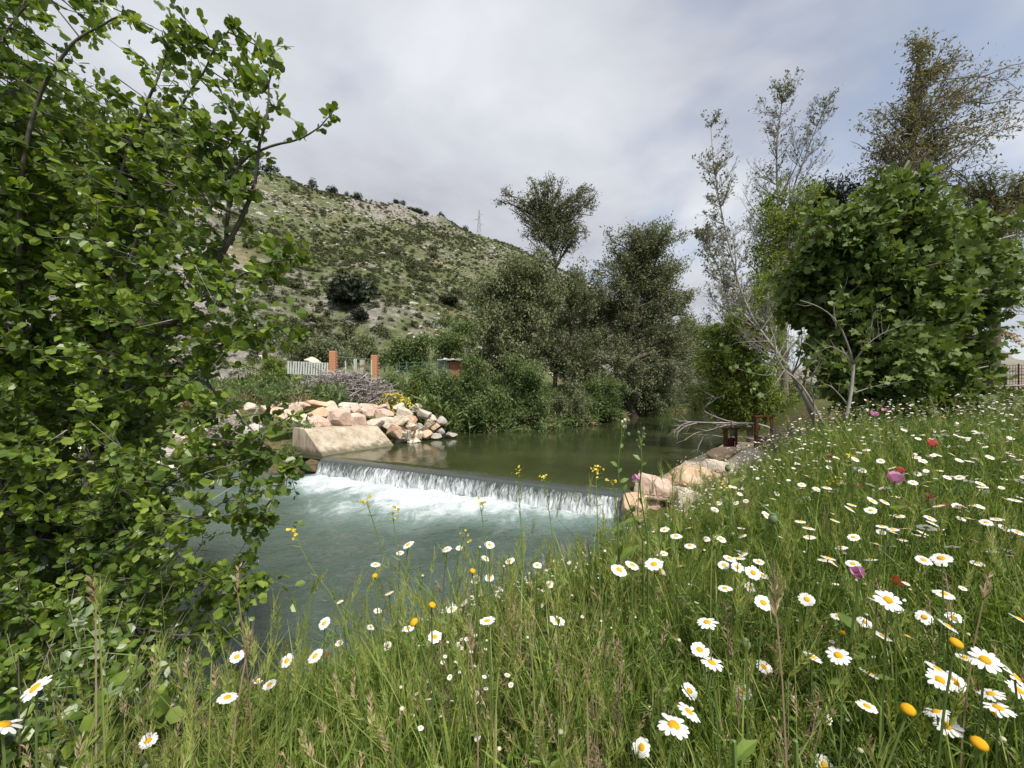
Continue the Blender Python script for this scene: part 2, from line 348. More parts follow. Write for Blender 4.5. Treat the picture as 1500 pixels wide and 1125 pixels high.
def rock_mat(name, stops):
    t = NT(name); v = t.coord('World'); a = t.noise(v, 2.6, 8, .62, .4); c_ = t.noise(v, 14, 8, .7)
    vo = t.N('ShaderNodeTexVoronoi'); vo.feature = 'DISTANCE_TO_EDGE'; vo.inputs['Scale'].default_value = 2.4; t.L(v, vo.inputs['Vector'])
    cr = t.prange(vo.outputs['Distance'], 0.0, .05)
    col = t.ramp(t.math('ADD', t.math('MULTIPLY', a, .65), t.math('MULTIPLY', c_, .35)), [(.32, stops[0]), (.48, stops[1]), (.64, stops[2])])
    col = t.mix(t.prange(t.noise(v, 1.1, 6, .6), .6, .75, 0, .6), col, (.2, .19, .16))
    h = t.math('ADD', t.math('MULTIPLY', c_, .5), t.math('MULTIPLY', cr, .25))
    return t.done(t.bsdf(col, .9, .2, t.bump(h, .9, .05)))
ROCKS = {'pinkish': rock_mat('pinkish_stone', [(.36, .24, .18), (.52, .38, .30), (.62, .50, .42)]),
         'cream': rock_mat('cream_stone', [(.38, .31, .23), (.55, .47, .37), (.66, .59, .50)]),
         'orange': rock_mat('orange_stone', [(.38, .24, .14), (.55, .39, .26), (.64, .51, .38)]),
         'grey': rock_mat('grey_stone', [(.26, .235, .205), (.42, .39, .345), (.54, .51, .47)]),
         'dark': rock_mat('wet_stone', [(.045, .035, .02), (.10, .075, .04), (.16, .12, .07)])}
def water_mat():
    t = NT('river_surface'); v = t.coord('World', (1, 1, 1), (0, 0, R(27)))
    a = t.noise(t.coord('World', (1.0, .42, 1), (0, 0, R(63))), 1.6, 5, .55, .5); b = t.noise(t.coord('World', (1, .5, 1), (0, 0, R(63))), 6.5, 5, .6, .3)
    h = t.math('ADD', t.math('MULTIPLY', a, .7), t.math('MULTIPLY', b, .3))
    near = t.attr('tint')
    bp = t.N('ShaderNodeBump'); bp.inputs['Distance'].default_value = .05; t.L(h, bp.inputs['Height']); t.L(t.math('ADD', t.math('MULTIPLY', near, .75), .12), bp.inputs['Strength'])
    col = t.ramp(t.noise(v, .35, 4, .5), [(.35, (.022, .030, .012)), (.65, (.05, .058, .022))])
    return t.done(t.bsdf(col, .03, .5, bp.outputs[0], IOR=1.33))
def pool_mat():
    t = NT('pool_surface')
    al = (0, 0, -R(27.5))
    d = t.attr('tint')                    # 1 at the foot of the fall, 0 in the calm water
    v = t.coord('World', (1, 1, 1), al)
    warp = t.noise(t.coord('World', (.9, .55, 1), al), 1.3, 6, .62, 1.4)
    st = t.noise(t.coord('World', (1.6, .6, 1), al), 2.4, 8, .68, 1.1)
    f = t.math('ADD', t.math('MULTIPLY', warp, .55), t.math('MULTIPLY', st, .45))
    f = t.math('ADD', f, t.math('MULTIPLY', d, .50))
    foam = t.prange(f, .76, 1.06)
    deep = t.ramp(t.noise(v, .5, 5, .55), [(.3, (.040, .066, .050)), (.7, (.075, .105, .084))])
    milky = t.mix(t.prange(d, .05, .8, 0, .85), deep, (.19, .27, .25))
    col = t.mix(foam, milky, (.56, .61, .625))
    r1 = t.noise(t.coord('World', (1.0, 1.6, 1), al), 3.2, 5, .6, .5); r2 = t.noise(t.coord('World', (1, 1.7, 1), al), 11, 4, .6, .3)
    h = t.math('ADD', t.math('MULTIPLY', r1, .7), t.math('MULTIPLY', r2, .3))
    rough = t.math('ADD', t.math('MULTIPLY', foam, .5), .07)
    return t.done(t.bsdf(col, rough, .5, t.bump(h, 1.0, .13), IOR=1.33))
def fall_mat():
    t = NT('falling_water')
    uv = t.N('ShaderNodeUVMap').outputs[0]
    def st(sx, sy, sc, d=0.3):
        mp = t.N('ShaderNodeMapping'); mp.inputs['Scale'].default_value = (sx, sy, 1); t.L(uv, mp.inputs[0]); return t.noise(mp.outputs[0], sc, 6, .65, d)
    a = st(1, .10, 15); b = st(1, .16, 48); c = st(.25, .2, 3)
    f = t.math('ADD', t.math('MULTIPLY', a, .42), t.math('ADD', t.math('MULTIPLY', b, .42), t.math('MULTIPLY', c, .16)))
    f = t.math('ADD', f, t.math('MULTIPLY', t.attr('tint'), .16))
    w = t.prange(f, .49, .72)
    col = t.mix(w, (.055, .065, .06), (.70, .74, .76))
    return t.done(t.bsdf(col, t.math('ADD', t.math('MULTIPLY', w, .35), .12), .5, t.bump(f, .7, .03), IOR=1.33))
M['river'] = water_mat(); M['pool'] = pool_mat(); M['fall'] = fall_mat()

# ------------------------------------------------------------------ the lie of the land
ZU, ZL = -0.30, -0.70
WL = np.array([-5.05, 10.6]); WR = np.array([1.95, 6.95])           # ends of the weir crest
WD = (WR - WL) / np.linalg.norm(WR - WL); WN = np.array([WD[1], -WD[0]])   # along the crest, and downstream
if WN[1] > 0: WN = -WN
LEFTB = [(-40, 9.0), (-22, 9.5), (-13, 10.2), (-8.2, 11.0), (-6.0, 11.0), (-5.25, 11.0), (-3.85, 13.0), (-2.9, 15.0), (-2.2, 16.3), (1.5, 17.6), (3.2, 18.9), (8.5, 27.7), (14.5, 34.2), (19, 38.2), (30, 44), (60, 52)]
RIGHTB = [(62, 44), (31, 38), (20.5, 34.5), (15.6, 29), (11.4, 22), (8.0, 15.5), (6.1, 12), (3.9, 9.4), (2.1, 7.2), (1.7, 6.3), (1.1, 5.2), (.2, 4.3), (-.8, 3.5), (-1.6, 2.95), (-3, 2.4), (-6, 1.6), (-14, 0.2), (-40, -4)]
RIVER = np.array(LEFTB + RIGHTB, float)
def poly_sdf(x, y, P):
    """distance to the outline, negative inside"""
    d = np.full(np.shape(x), 1e9); ins = np.zeros(np.shape(x), bool)
    for a, b in zip(P, np.roll(P, -1, 0)):
        e = b - a; wx = x - a[0]; wy = y - a[1]; t = np.clip((wx * e[0] + wy * e[1]) / (e @ e), 0, 1)
        d = np.minimum(d, (wx - e[0] * t) ** 2 + (wy - e[1] * t) ** 2)
        c = ((a[1] > y) != (b[1] > y)) & (x < (b[0] - a[0]) * (y - a[1]) / (b[1] - a[1] + 1e-12) + a[0]); ins ^= c
    return np.where(ins, -1, 1) * np.sqrt(d)
LB = np.array(LEFTB)
def down(x, y): return (x - WL[0]) * WN[0] + (y - WL[1]) * WN[1]      # metres downstream of the crest line
def is_left(x, y):
    yl = np.interp(x, LB[:, 0], LB[:, 1]); return y > yl - 0.3
def ground_z(x, y):
    x = np.asarray(x, float); y = np.asarray(y, float)
    sd = poly_sdf(x, y, RIVER); left = (np.abs(x) < 1e9) & is_left(x, y) & (sd > 0)
    zw = ZL + (ZU - ZL) * sstep(0.35, -0.25, down(x, y))
    tr = .35 + .075 * np.clip(x, -1.5, 3) + .055 * np.clip(y, 0, 4) + .055 * np.clip(x - 4, 0, 8)
    tr = tr * (1 - .8 * sstep(4.5, 7.6, y) * sstep(9.0, 6.2, x))
    tr = tr + .04 * n2(x, y, 1.1, 3)
    tl = .75 + .05 * np.clip(sd - 1, 0, 14) + .05 * n2(x, y, 2.0, 3)
    w = np.where(left, 4.2, 2.9); top = np.where(left, tl, tr)
    k = np.where(left, sstep(-.2, w, sd), sstep(-.1, w, sd) ** 1.15)
    out = (zw - .12) + (top - zw + .12) * k
    inn = zw - .12 - .55 * sstep(0, -1.4, sd) + .05 * n2(x, y, .5, 3)
    return np.where(sd > 0, out, inn)
gz = lambda x, y: float(ground_z(np.array([x]), np.array([y]))[0])

def grid_faces(nr, na, wrap=False):
    i = np.arange(nr - 1)[:, None]; j = np.arange(na if wrap else na - 1)[None, :]; k = (j + 1) % na
    return np.stack([i * na + j, i * na + k, (i + 1) * na + k, (i + 1) * na + j], -1).reshape(-1, 4)
def build_ground():
    ang = np.concatenate([np.linspace(-64, 64, 380), np.linspace(64, 296, 60)[1:-1]]) * math.pi / 180
    rad = np.concatenate([[0.02], np.geomspace(.25, 2500, 200)])
    x = rad[:, None] * np.sin(ang)[None]; y = rad[:, None] * np.cos(ang)[None]
    z = ground_z(x, y); sd = poly_sdf(x, y, RIVER)
    tint = sstep(.5, -.2, sd)
    f = grid_faces(len(rad), len(ang), True)[:, ::-1]
    MB().add(np.stack([x, y, z], -1), None, f, tint.ravel()).build('ground', M['soil'], kind='structure', smooth=True)
build_ground()

# the hill: a ridge that runs away to the right beyond the left bank
HO = np.array([-136., 166.]); HE = np.array([.78, .6258]); HN = np.array([.6258, -.78])
def hill_z(t, s):
    h = 103 * (1 - np.clip(s, 0, None) / 163) - .55 * np.clip(-s, 0, None)
    h = h + 5.5 * n2(t, s, 42, 4) * sstep(175, 120, s) + .9 * n2(t, s, 9, 4) + 2.2 * n2(t, s * .35, 16, 3)
    led = np.abs(n2(t * .4 + 50, s, 11, 3)); h = h + 1.6 * (led - .25) * sstep(165, 140, s)
    return h * (1 - sstep(170, 300, t)) - 3.5 * sstep(155, 172, s)
def hill_xy(t, s): return HO[0] + HE[0] * t + HN[0] * s, HO[1] + HE[1] * t + HN[1] * s
def build_hill():
    t = np.arange(-130, 310, 1.15); s = np.arange(-50, 176, 1.15)
    T, S = np.meshgrid(t, s, indexing='ij'); x, y = hill_xy(T, S); z = hill_z(T, S)
    rocky = sstep(-.05, .35, n2(T, S * .5, 36, 4)) * .6 + .45 * sstep(45, -10, T + .15 * S) * sstep(10, 60, S) * (0.5 + .5 * n2(T, S, 14, 3))
    MB().add(np.stack([x, y, z], -1), None, grid_faces(len(t), len(s))[:, ::-1], np.clip(rocky, 0, 1).ravel()).build('hill', M['hill'], kind='structure', smooth=True)
build_hill()
def far_hills():
    # a low hill and a mountain far beyond the meadow, seen past the fig tree
    for nm, dist, h, a0, a1, seed in (('low_hill', 120, 9, 44, 75, 1), ('mountain', 1500, 150, 30, 85, 2)):
        an = np.radians(np.linspace(a0, a1, 90)); q = np.linspace(0, 1, 24)
        A, Q = np.meshgrid(an, q, indexing='ij'); r = dist * (1 + .9 * Q); x = r * np.sin(A); y = r * np.cos(A)
        env = sstep(0, .12, (A - an[0]) / (an[-1] - an[0])) * sstep(1, .85, (A - an[0]) / (an[-1] - an[0]))
        z = .6 + h * np.sin(np.clip(Q, 0, 1) * math.pi) * env * (.8 + .5 * n2(A * 30 + seed * 9, Q * 3, 1.3, 4))
        MB().add(np.stack([x, y, z], -1), None, grid_faces(90, 24)[:, ::-1], .3).build(nm, M['hill'], kind='structure', smooth=True)
far_hills()

# ------------------------------------------------------------------ water
def build_river():
    a = np.linspace(-2, 75, 230); c = np.linspace(-7, 26, 130)
    # upstream strip, in metres above the crest (a) and along it (c)
    A, C = np.meshgrid(np.concatenate([[0.02], np.geomspace(.12, 75, 200)]), np.linspace(-14, 80, 380), indexing='ij')
    x = WL[0] + WD[0] * C - WN[0] * A; y = WL[1] + WD[1] * C - WN[1] * A
    sd = poly_sdf(x, y, RIVER)
    z = ZU + .010 * n2(x, y, .8, 3) * sstep(9, 0, A) - .045 * sstep(.5, 0, A)
    f = grid_faces(*A.shape); keep = (sd.ravel()[f] < .9).any(1) & ((C.ravel()[f] > -1.5).all(1))
    near = sstep(4.5, 0, A) * sstep(1.5, 6.0, C) * .9 + .25 * sstep(14, 2, A) + .12
    MB().add(np.stack([x, y, z], -1), None, f[keep], near.ravel()).build('river', M['river'], kind='structure', smooth=True)
    # pool below
    A, C = np.meshgrid(np.linspace(.15, 12.5, 190), np.linspace(-26, 10, 400), indexing='ij')
    x = WL[0] + WD[0] * C + WN[0] * A; y = WL[1] + WD[1] * C + WN[1] * A; sd = poly_sdf(x, y, RIVER)
    inside = sstep(-.3, .5, C) * sstep(8.4, 7.2, C)
    reach = 2.8 + 1.1 * n2(C, A * 0, 1.7, 3) - .10 * C + .6 * n2(C, A, 1.0, 3)
    tint = np.clip(1.05 * (1 - A / np.maximum(reach, .5)), 0, 1) ** .9 * inside + .30 * sstep(6, 1, A) * sstep(7.5, 4, C) * sstep(-7, -2, C)
    amp = .02 + .055 * tint
    z = ZL + amp * n2(x * 1.0, y, .42, 4) * 1.5 + .02 * n2(x * .7 + y * .3, y, .9, 3)
    z = z + (.07 + .06 * n2(C, A, .35, 3)) * np.exp(-((A - .5) / .28) ** 2) * inside
    f = grid_faces(*A.shape)[:, ::-1]; keep = (sd.ravel()[f] < .9).any(1)
    MB().add(np.stack([x, y, z], -1), None, f[keep], tint.ravel()).build('pool', M['pool'], kind='structure', smooth=True)
build_river()
def build_weir():
    L_ = np.linalg.norm(WR - WL); n = 640; c = np.linspace(-.02, L_ + .1, n)
    prof = np.array([[-.25, ZU - .010], [-.10, ZU - .016], [0.02, ZU - .035], [.07, ZU - .065], [.11, ZU - .11], [.145, ZU - .17], [.17, ZU - .24], [.19, ZU - .31], [.205, ZU - .38], [.22, ZU - .46]])
    C, K = np.meshgrid(c, np.arange(len(prof)), indexing='ij')
    fall = sstep(1.5, 6, K)
    r = (n2(C * 1.0, K * .12, .12, 3) * .05 + n2(C + 40, K * .1, .035, 2) * .022) * fall + (.06 * n2(C, 0 * C, .9, 2) + -.05 * np.clip(n2(C + 7, 0 * C, .5, 3), 0, 1)) * fall
    A = prof[K, 0] + r; z = prof[K, 1] + .006 * n2(C, K * .2, .2, 2)
    x = WL[0] + WD[0] * C + WN[0] * A; y = WL[1] + WD[1] * C + WN[1] * A
    tint = sstep(1, 8, K.astype(float)) * .9 + .35 * n2(C, K * .1, 1.3, 2)
    tint = np.where(K < 3, -1.6, tint)
    me = MB().add(np.stack([x, y, z], -1), None, grid_faces(n, len(prof))[:, ::-1], tint.ravel()).mesh('waterfall', M['fall'], True)
    uv = me.uv_layers.new(name='UVMap'); li = np.zeros(len(me.loops), np.int32); me.loops.foreach_get('vertex_index', li)
    dd = np.concatenate([[0], np.cumsum(np.linalg.norm(np.diff(prof, axis=0), axis=1))])
    UV = np.stack([C.ravel(), dd[K].ravel()], -1)[li]; uv.data.foreach_set('uv', UV.astype(np.float32).ravel())
    link('waterfall', me, kind='structure')
    # the concrete sill under it
    root = thing('weir', 'low concrete weir across the river under the falling sheet of water', 'weir', (*WL, ZL))
    m = MB(); pts = [(-.35, ZU - .09), (.0, ZU - .10), (.05, ZU - .16), (.07, ZL - .6), (-.35, ZL - .6)]
    V = []
    for cc in (-.15, L_ + .3):
        for a_, z_ in pts: V.append((WL[0] + WD[0] * cc + WN[0] * a_, WL[1] + WD[1] * cc + WN[1] * a_, z_))
    m.add(V, None, [[i, (i + 1) % 5, 5 + (i + 1) % 5, 5 + i] for i in range(5)])
    m.build('sill', M['wetconcrete'], root, off=(*WL, ZL))
build_weir()
def prism(mb, foot, prof_of):
    pass
def build_abutments():
    # left: a sloped concrete training wall, its cut end towards the pool
    A = np.array([-5.22, 11.0]); B = np.array([-3.87, 13.1]); d = (B - A) / np.linalg.norm(B - A); back = np.array([-d[1], d[0]])
    root = thing('concrete_abutment', 'sloping pale concrete abutment at the far end of the weir under the boulders', 'abutment', (*A, ZU))
    n = 14; V = []
    prof = [(-.18, -1.1), (-.05, ZU - .1), (.0, ZU), (.86, .36), (.92, .385), (1.5, .40), (1.55, -1.1)]
    for i in range(n):
        t = i / (n - 1)
        for k, (b, z) in enumerate(prof):
            q = A + (B - A) * t + back * b * (1 - .06 * t)
            if k in (3, 4, 5): z = z - .08 * t + .008 * math.sin(i * 2.1)
            V.append((q[0], q[1], z))
    m = MB(); k = len(prof)
    f = [[i * k + j, i * k + (j + 1) % k, (i + 1) * k + (j + 1) % k, (i + 1) * k + j] for i in range(n - 1) for j in range(k)]
    f3 = [[0, j + 1, j] for j in range(1, k - 1)] + [[(n - 1) * k, (n - 1) * k + j, (n - 1) * k + j + 1] for j in range(1, k - 1)]
    m.add(V, f3, f); m.build('wall', M['concrete'], root, off=(*A, ZU))
    # right: the flat sluice slab with a sloping river side
    P = [px(1070, 655, 10.6), px(1000, 672, 8.9), px(952, 700, 7.0)]
    P = [np.array([6.3, 11.6]), np.array([5.0, 10.0]), np.array([3.75, 8.7]), np.array([2.5, 7.35])]
    root = thing('sluice_slab', 'pale concrete slab beside the rusty sluice gates at the river edge', 'slab', (*P[1], 0))
    tops = [(.02), (.0), (-.06), (-.27)]; m = MB(); V = []
    side = np.array([.80, -.60])
    for p, z in zip(P, tops):
        w = 1.6 if p is not P[-1] else .8
        q = p + side * w; r_ = p - side * .28
        V += [(r_[0], r_[1], -1.1), (r_[0] + .05, r_[1], ZU + .02), (p[0], p[1], z), (q[0], q[1], z), (q[0], q[1], -1.1)]
    f = [[i * 5 + j, i * 5 + (j + 1) % 5, (i + 1) * 5 + (j + 1) % 5, (i + 1) * 5 + j] for i in range(3) for j in range(5)]
    m.add(V, [[0, 1, 2], [0, 2, 3], [0, 3, 4], [15, 17, 16], [15, 18, 17], [15, 19, 18]], f)
    m.build('slab', M['concrete'], root, off=(*P[1], 0))
build_abutments()

# ------------------------------------------------------------------ boulders
def icosphere(sub):
    t = (1 + 5 ** .5) / 2
    V = [(-1, t, 0), (1, t, 0), (-1, -t, 0), (1, -t, 0), (0, -1, t), (0, 1, t), (0, -1, -t), (0, 1, -t), (t, 0, -1), (t, 0, 1), (-t, 0, -1), (-t, 0, 1)]
    Fc = [(0, 11, 5), (0, 5, 1), (0, 1, 7), (0, 7, 10), (0, 10, 11), (1, 5, 9), (5, 11, 4), (11, 10, 2), (10, 7, 6), (7, 1, 8), (3, 9, 4), (3, 4, 2), (3, 2, 6), (3, 6, 8), (3, 8, 9), (4, 9, 5), (2, 4, 11), (6, 2, 10), (8, 6, 7), (9, 8, 1)]
    V = [np.array(v) / np.linalg.norm(v) for v in V]
    for _ in range(sub):
        mid = {}; nf = []
        def md(a, b):
            k = (min(a, b), max(a, b))
            if k not in mid: V.append((V[a] + V[b]) / np.linalg.norm(V[a] + V[b])); mid[k] = len(V) - 1
            return mid[k]
        for a, b, c in Fc:
            x, y, z = md(a, b), md(b, c), md(c, a); nf += [(a, x, z), (b, y, x), (c, z, y), (x, y, z)]
        Fc = nf
    return np.array(V), np.array(Fc)
ICO3 = icosphere(3); ICO2 = icosphere(2); ICO1 = icosphere(1)
def rock_verts(seed, ico=ICO3, cuts=15):
    r = np.random.default_rng(seed); V = ico[0].copy(); k = np.full(len(V), 9.0)
    for nn in rdir(cuts, r):
        d = r.uniform(.52, .92); q = V @ nn; k = np.minimum(k, np.where(q > .05, d / np.maximum(q, .05), 9))
    k = np.minimum(k, 1.15); V = V * k[:, None]
    V = V * (1 + .075 * n2(V[:, 0] * 2 + seed, V[:, 1] * 2 + V[:, 2] * 1.3, .8, 3))[:, None]
    return V
ORD = 'first second third fourth fifth sixth seventh eighth ninth tenth eleventh twelfth thirteenth fourteenth fifteenth sixteenth seventeenth eighteenth nineteenth twentieth'.split()
def ordinal(i):
    if i < 20: return ORD[i]
    tens = {2: 'twenty', 3: 'thirty', 4: 'forty', 5: 'fifty', 6: 'sixty', 7: 'seventy'}[(i + 1) // 10]; q = (i + 1) % 10
    return tens + '-' + ORD[q - 1] if q else tens[:-1] + 'ieth'
def boulder(u, v, w, h, Y, colr, label, group, seed, depth=None, rot=None):
    c = px(u, v, Y); s = np.array([w / F * Y / 2, (depth or (w + h) / 2 / F * Y / 2), h / F * Y / 2 * 1.15]) * 1.2
    V = rock_verts(seed) * s
    a = math.radians((seed * 37) % 40 - 20) if rot is None else rot
    V = V @ np.array([[math.cos(a), math.sin(a), 0], [-math.sin(a), math.cos(a), 0], [0, 0, 1]])
    o = MB().add(V, ICO3[1]).build('boulder', ROCKS[colr]); o.location = tuple(c)
    return tag(o, label, 'boulder', group)
def boulders():
    G = 'boulders heaped on the far bank above the weir'
    front = [(406, 612, 24, 18), (427, 614, 26, 20), (447, 620, 22, 20), (467, 620, 36, 22), (498, 616, 33, 24), (525, 616, 24, 22), (548, 621, 28, 17), (571, 618, 24, 17)]
    second = [(397, 601, 26, 14), (429, 602, 20, 14), (466, 606, 32, 17), (486, 602, 24, 14), (504, 604, 25, 19), (521, 601, 20, 16), (540, 603, 24, 16), (563, 607, 28, 14), (589, 606, 24, 15)]
    top = [(368, 597, 16, 12), (410, 595, 24, 11), (442, 596, 30, 13), (462, 593, 38, 12), (484, 595, 22, 10), (512, 595, 24, 10), (537, 596, 26, 11), (561, 597, 22, 10), (585, 598, 20, 11), (611, 599, 22, 13)]
    water = [(579, 631, 28, 18), (593, 638, 24, 18), (610, 638, 20, 14), (623, 638, 17, 13), (638, 638, 17, 8), (660, 637, 18, 8), (585, 645, 16, 8), (607, 646, 20, 7)]
    slope = [(586, 617, 24, 15), (604, 616, 19, 14), (599, 626, 18, 13), (621, 607, 20, 14), (627, 622, 17, 13), (614, 627, 16, 12), (646, 631, 12, 9), (648, 615, 13, 10), (636, 624, 14, 10), (632, 612, 14, 11)]
    cols = ['pinkish', 'cream', 'pinkish', 'orange', 'cream', 'pinkish', 'cream', 'orange', 'pinkish', 'cream']
    sd = 10
    for rows, Y0, dY, nm in ((front, 12.5, .011, 'in the lowest row on the concrete abutment'), (second, 13.2, .011, 'in the middle row of the heap'), (top, 13.9, .011, 'along the top of the heap below the bushes'), (water, 13.6, .019, 'at the waterline right of the abutment'), (slope, 14.0, .014, 'on the slope between abutment and bank bushes')):
        for i, (u, v, w, h) in enumerate(sorted(rows)):
            Y = Y0 + dY * (u - (440 if rows not in (water, slope) else 580)); sd += 1
            if rows is water: Y = min(Y, 1053 / (v + h * .3 - 572))
            c = cols[(sd * 7) % 10]
            if u > 575: c = ['grey', 'cream', 'cream', 'orange', 'grey'][sd % 5]
            boulder(u, v, w, h, Y, c, f'{c} boulder {nm}, {ordinal(i)} from the left', G, sd)
    G2 = 'boulders behind the alder on the far bank'
    for i, (u, v, w, h, Y, c) in enumerate([(344, 612, 20, 27, 12.6, 'cream'), (294, 627, 20, 14, 12.0, 'cream'), (330, 634, 24, 14, 12, 'grey'), (262, 640, 26, 18, 11.6, 'cream'), (240, 662, 28, 18, 11.2, 'grey'), (275, 658, 26, 18, 11.2, 'cream'), (310, 652, 24, 16, 11.4, 'pinkish'), (222, 685, 30, 20, 10.8, 'cream'), (255, 690, 30, 20, 10.7, 'cream'), (375, 632, 28, 18, 12, 'grey'), (190, 650, 30, 20, 11.2, 'cream'), (160, 680, 34, 22, 10.6, 'grey'), (120, 660, 34, 24, 10.8, 'cream'), (80, 700, 36, 24, 10.2, 'cream')]):
        boulder(u, v, w, h, Y, c, f'{c} boulder glimpsed through the alder leaves, {ordinal(i)} of that bank', G2, 90 + i)
    G3 = 'dark wet boulders at the foot of the abutment'
    for i, (u, v, w, h, Y, t) in enumerate([(455, 683, 30, 22, 10.75, 'right under the abutment end'), (432, 692, 34, 20, 10.6, 'beside the foam'), (405, 694, 30, 18, 10.6, 'in the middle of the wet row'), (382, 700, 28, 14, 10.5, 'under the alder twigs'), (420, 682, 30, 20, 11.0, 'behind the wet row'), (355, 704, 30, 14, 10.3, 'half hidden by alder leaves')]):
        boulder(u, v, w, h, Y, 'dark', f'dark wet boulder {t} below the weir', G3, 130 + i)
    G4 = 'pale boulders on the near bank by the sluice'
    for i, (u, v, w, h, Y, c, t) in enumerate([(1006, 706, 86, 42, 7.7, 'orange', 'pale orange block nearest the falling water'), (1062, 698, 92, 44, 8.0, 'cream', 'largest pale block by the sluice slab'), (1118, 712, 56, 34, 7.6, 'orange', 'orange block furthest into the daisies'), (1092, 688, 70, 40, 8.3, 'cream', 'rounded cream boulder below the rusty sluice frame'), (962, 728, 72, 60, 7.2, 'pinkish', 'pinkish boulder at the near end of the waterfall'), (1066, 673, 52, 24, 8.9, 'orange', 'flat orange boulder lying on the sluice slab edge'), (1005, 738, 56, 34, 6.6, 'cream', 'cream boulder half buried in the meadow grass'), (1075, 722, 50, 34, 7.0, 'pinkish', 'pinkish boulder in the grass under the largest pale block'), (928, 744, 44, 30, 6.7, 'orange', 'small orange boulder touching the falling water'), (950, 742, 52, 40, 7.05, 'cream', 'cream boulder at the water under the pinkish boulder'), (985, 728, 60, 40, 7.3, 'grey', 'grey boulder wedged under the largest pale block'), (1125, 690, 46, 34, 8.2, 'grey', 'grey boulder among daisies beside the cream boulder')]):
        boulder(u, v, w, h, Y, c, t, G4, 150 + i, rot=.2)
boulders()

# ------------------------------------------------------------------ trees
def leafy_tree(name, label, cat, base, trunk, tr, lobes, mats, leaf, size, nl=9, nsub=6, ntw=5, per=7, spread=.25, droop=.15, seed=1, group=None,
               up=.35, sides=5, limb_r=.2, sparse=1.0, size_j=.5, hang=0.0, twig=True, loose=.8):
    """trunk: world polyline; lobes: (centre, radii). Limbs run from the trunk into each lobe, then sub-branches, twigs and leaves."""
    r = np.random.default_rng(seed); T = smoothline(trunk, 14); off = np.asarray(base, float)
    root = thing(name, label, cat, off, group)
    wood = MB(); tube(wood, T, tr * np.linspace(1, .35, len(T)) * (1 + .35 * np.exp(-np.arange(len(T)) / 1.2)), 9)
    tw0 = []; tw1 = []; tws = []
    for c, rad in lobes:
        c = np.asarray(c, float); rad = np.asarray(rad, float); rm = rad.mean()
        vol = max(2, int(nl * sparse))
        for i in range(vol):
            e = c + rdir(1, r)[0] * rad * r.uniform(.35, .95)
            dist = np.linalg.norm(T - e, axis=1) + np.maximum(0, T[:, 2] - e[2] + .2 * rm) * 2.5
            k = int(np.clip(np.argmin(dist) - r.integers(0, 3), 2, len(T) - 1)); s = T[k]
            L_ = np.linalg.norm(e - s); ctrl = (s + e) / 2 + np.array([0, 0, up * L_ * r.uniform(.2, .8)]) + rdir(1, r)[0] * L_ * .1
            limb = bez(s, ctrl, e, 8); sides = 5 if per <= 7 else 4; lr = min(tr * limb_r, .018 * L_ + .01) * r.uniform(.8, 1.3)
            tube(wood, limb + np.concatenate([np.zeros((1, 3)), r.normal(size=(7, 3)) * L_ * .012]), lr * np.linspace(1, .3, 8), sides)
            for j in range(nsub):
                t = r.uniform(.3, 1.0); p = limb[min(7, int(t * 7))]
                d = nrm(rdir(1, r)[0] + .7 * nrm(p - c) + .8 * nrm(limb[-1] - limb[-3]) + np.array([0, 0, .25 - droop]))
                q = p + d * rm * r.uniform(.3, .6); mid = (p + q) / 2 + rdir(1, r)[0] * rm * .06
                sub = bez(p, mid, q + np.array([0, 0, -droop * rm * .25]), 5)
                tube(wood, sub[::2] if per > 7 else sub, lr * .42 * np.linspace(1, .3, 3 if per > 7 else 5), 3, cap=False)
                tt = r.uniform(.25, 1, ntw); ps = sub[np.minimum(4, (tt * 4).astype(int))]
                dd = nrm(rdir(ntw, r) + .9 * d + np.array([0, 0, .1 - droop]))
                tw0.append(ps); tw1.append(ps + dd * rm * r.uniform(.12, .3, ntw)[:, None]); tws.append(np.full(ntw, lr * .16))
    A = np.concatenate(tw0); B = np.concatenate(tw1); S = np.concatenate(tws)
    kq = 3 if per > 7 else 1
    if twig: sticks(wood, A[::kq], B[::kq], S[::kq], S[::kq] * .5)
    wood.build('trunk', mats[0], root, True, off)
    n = len(A) * per; idx = np.repeat(np.arange(len(A)), per); t = r.uniform(.1, 1.1, n)[:, None]
    P = A[idx] * (1 - t) + B[idx] * t + r.normal(size=(n, 3)) * spread * (.4 + .6 * r.random((n, 1)))
    D = nrm(rdir(n, r) + .8 * nrm(B - A)[idx] + np.array([0, 0, -droop - hang])); Nn = nrm(rdir(n, r) * loose + np.array([0, -.1, .9 if loose < 1 else .55]))
    sz = size * (1 + size_j * (r.random(n) - .5) * 2)
    clump = r.random(len(A))[idx]; tint = np.clip(.55 * clump + .45 * r.random(n), 0, 1)
    return root, (P, frames(D, Nn), sz, tint), off
def crown(root, data, off, leaf, mat):
    mb = MB(); place(mb, leaf, *data); mb.build('crown', mat, root, False, off)
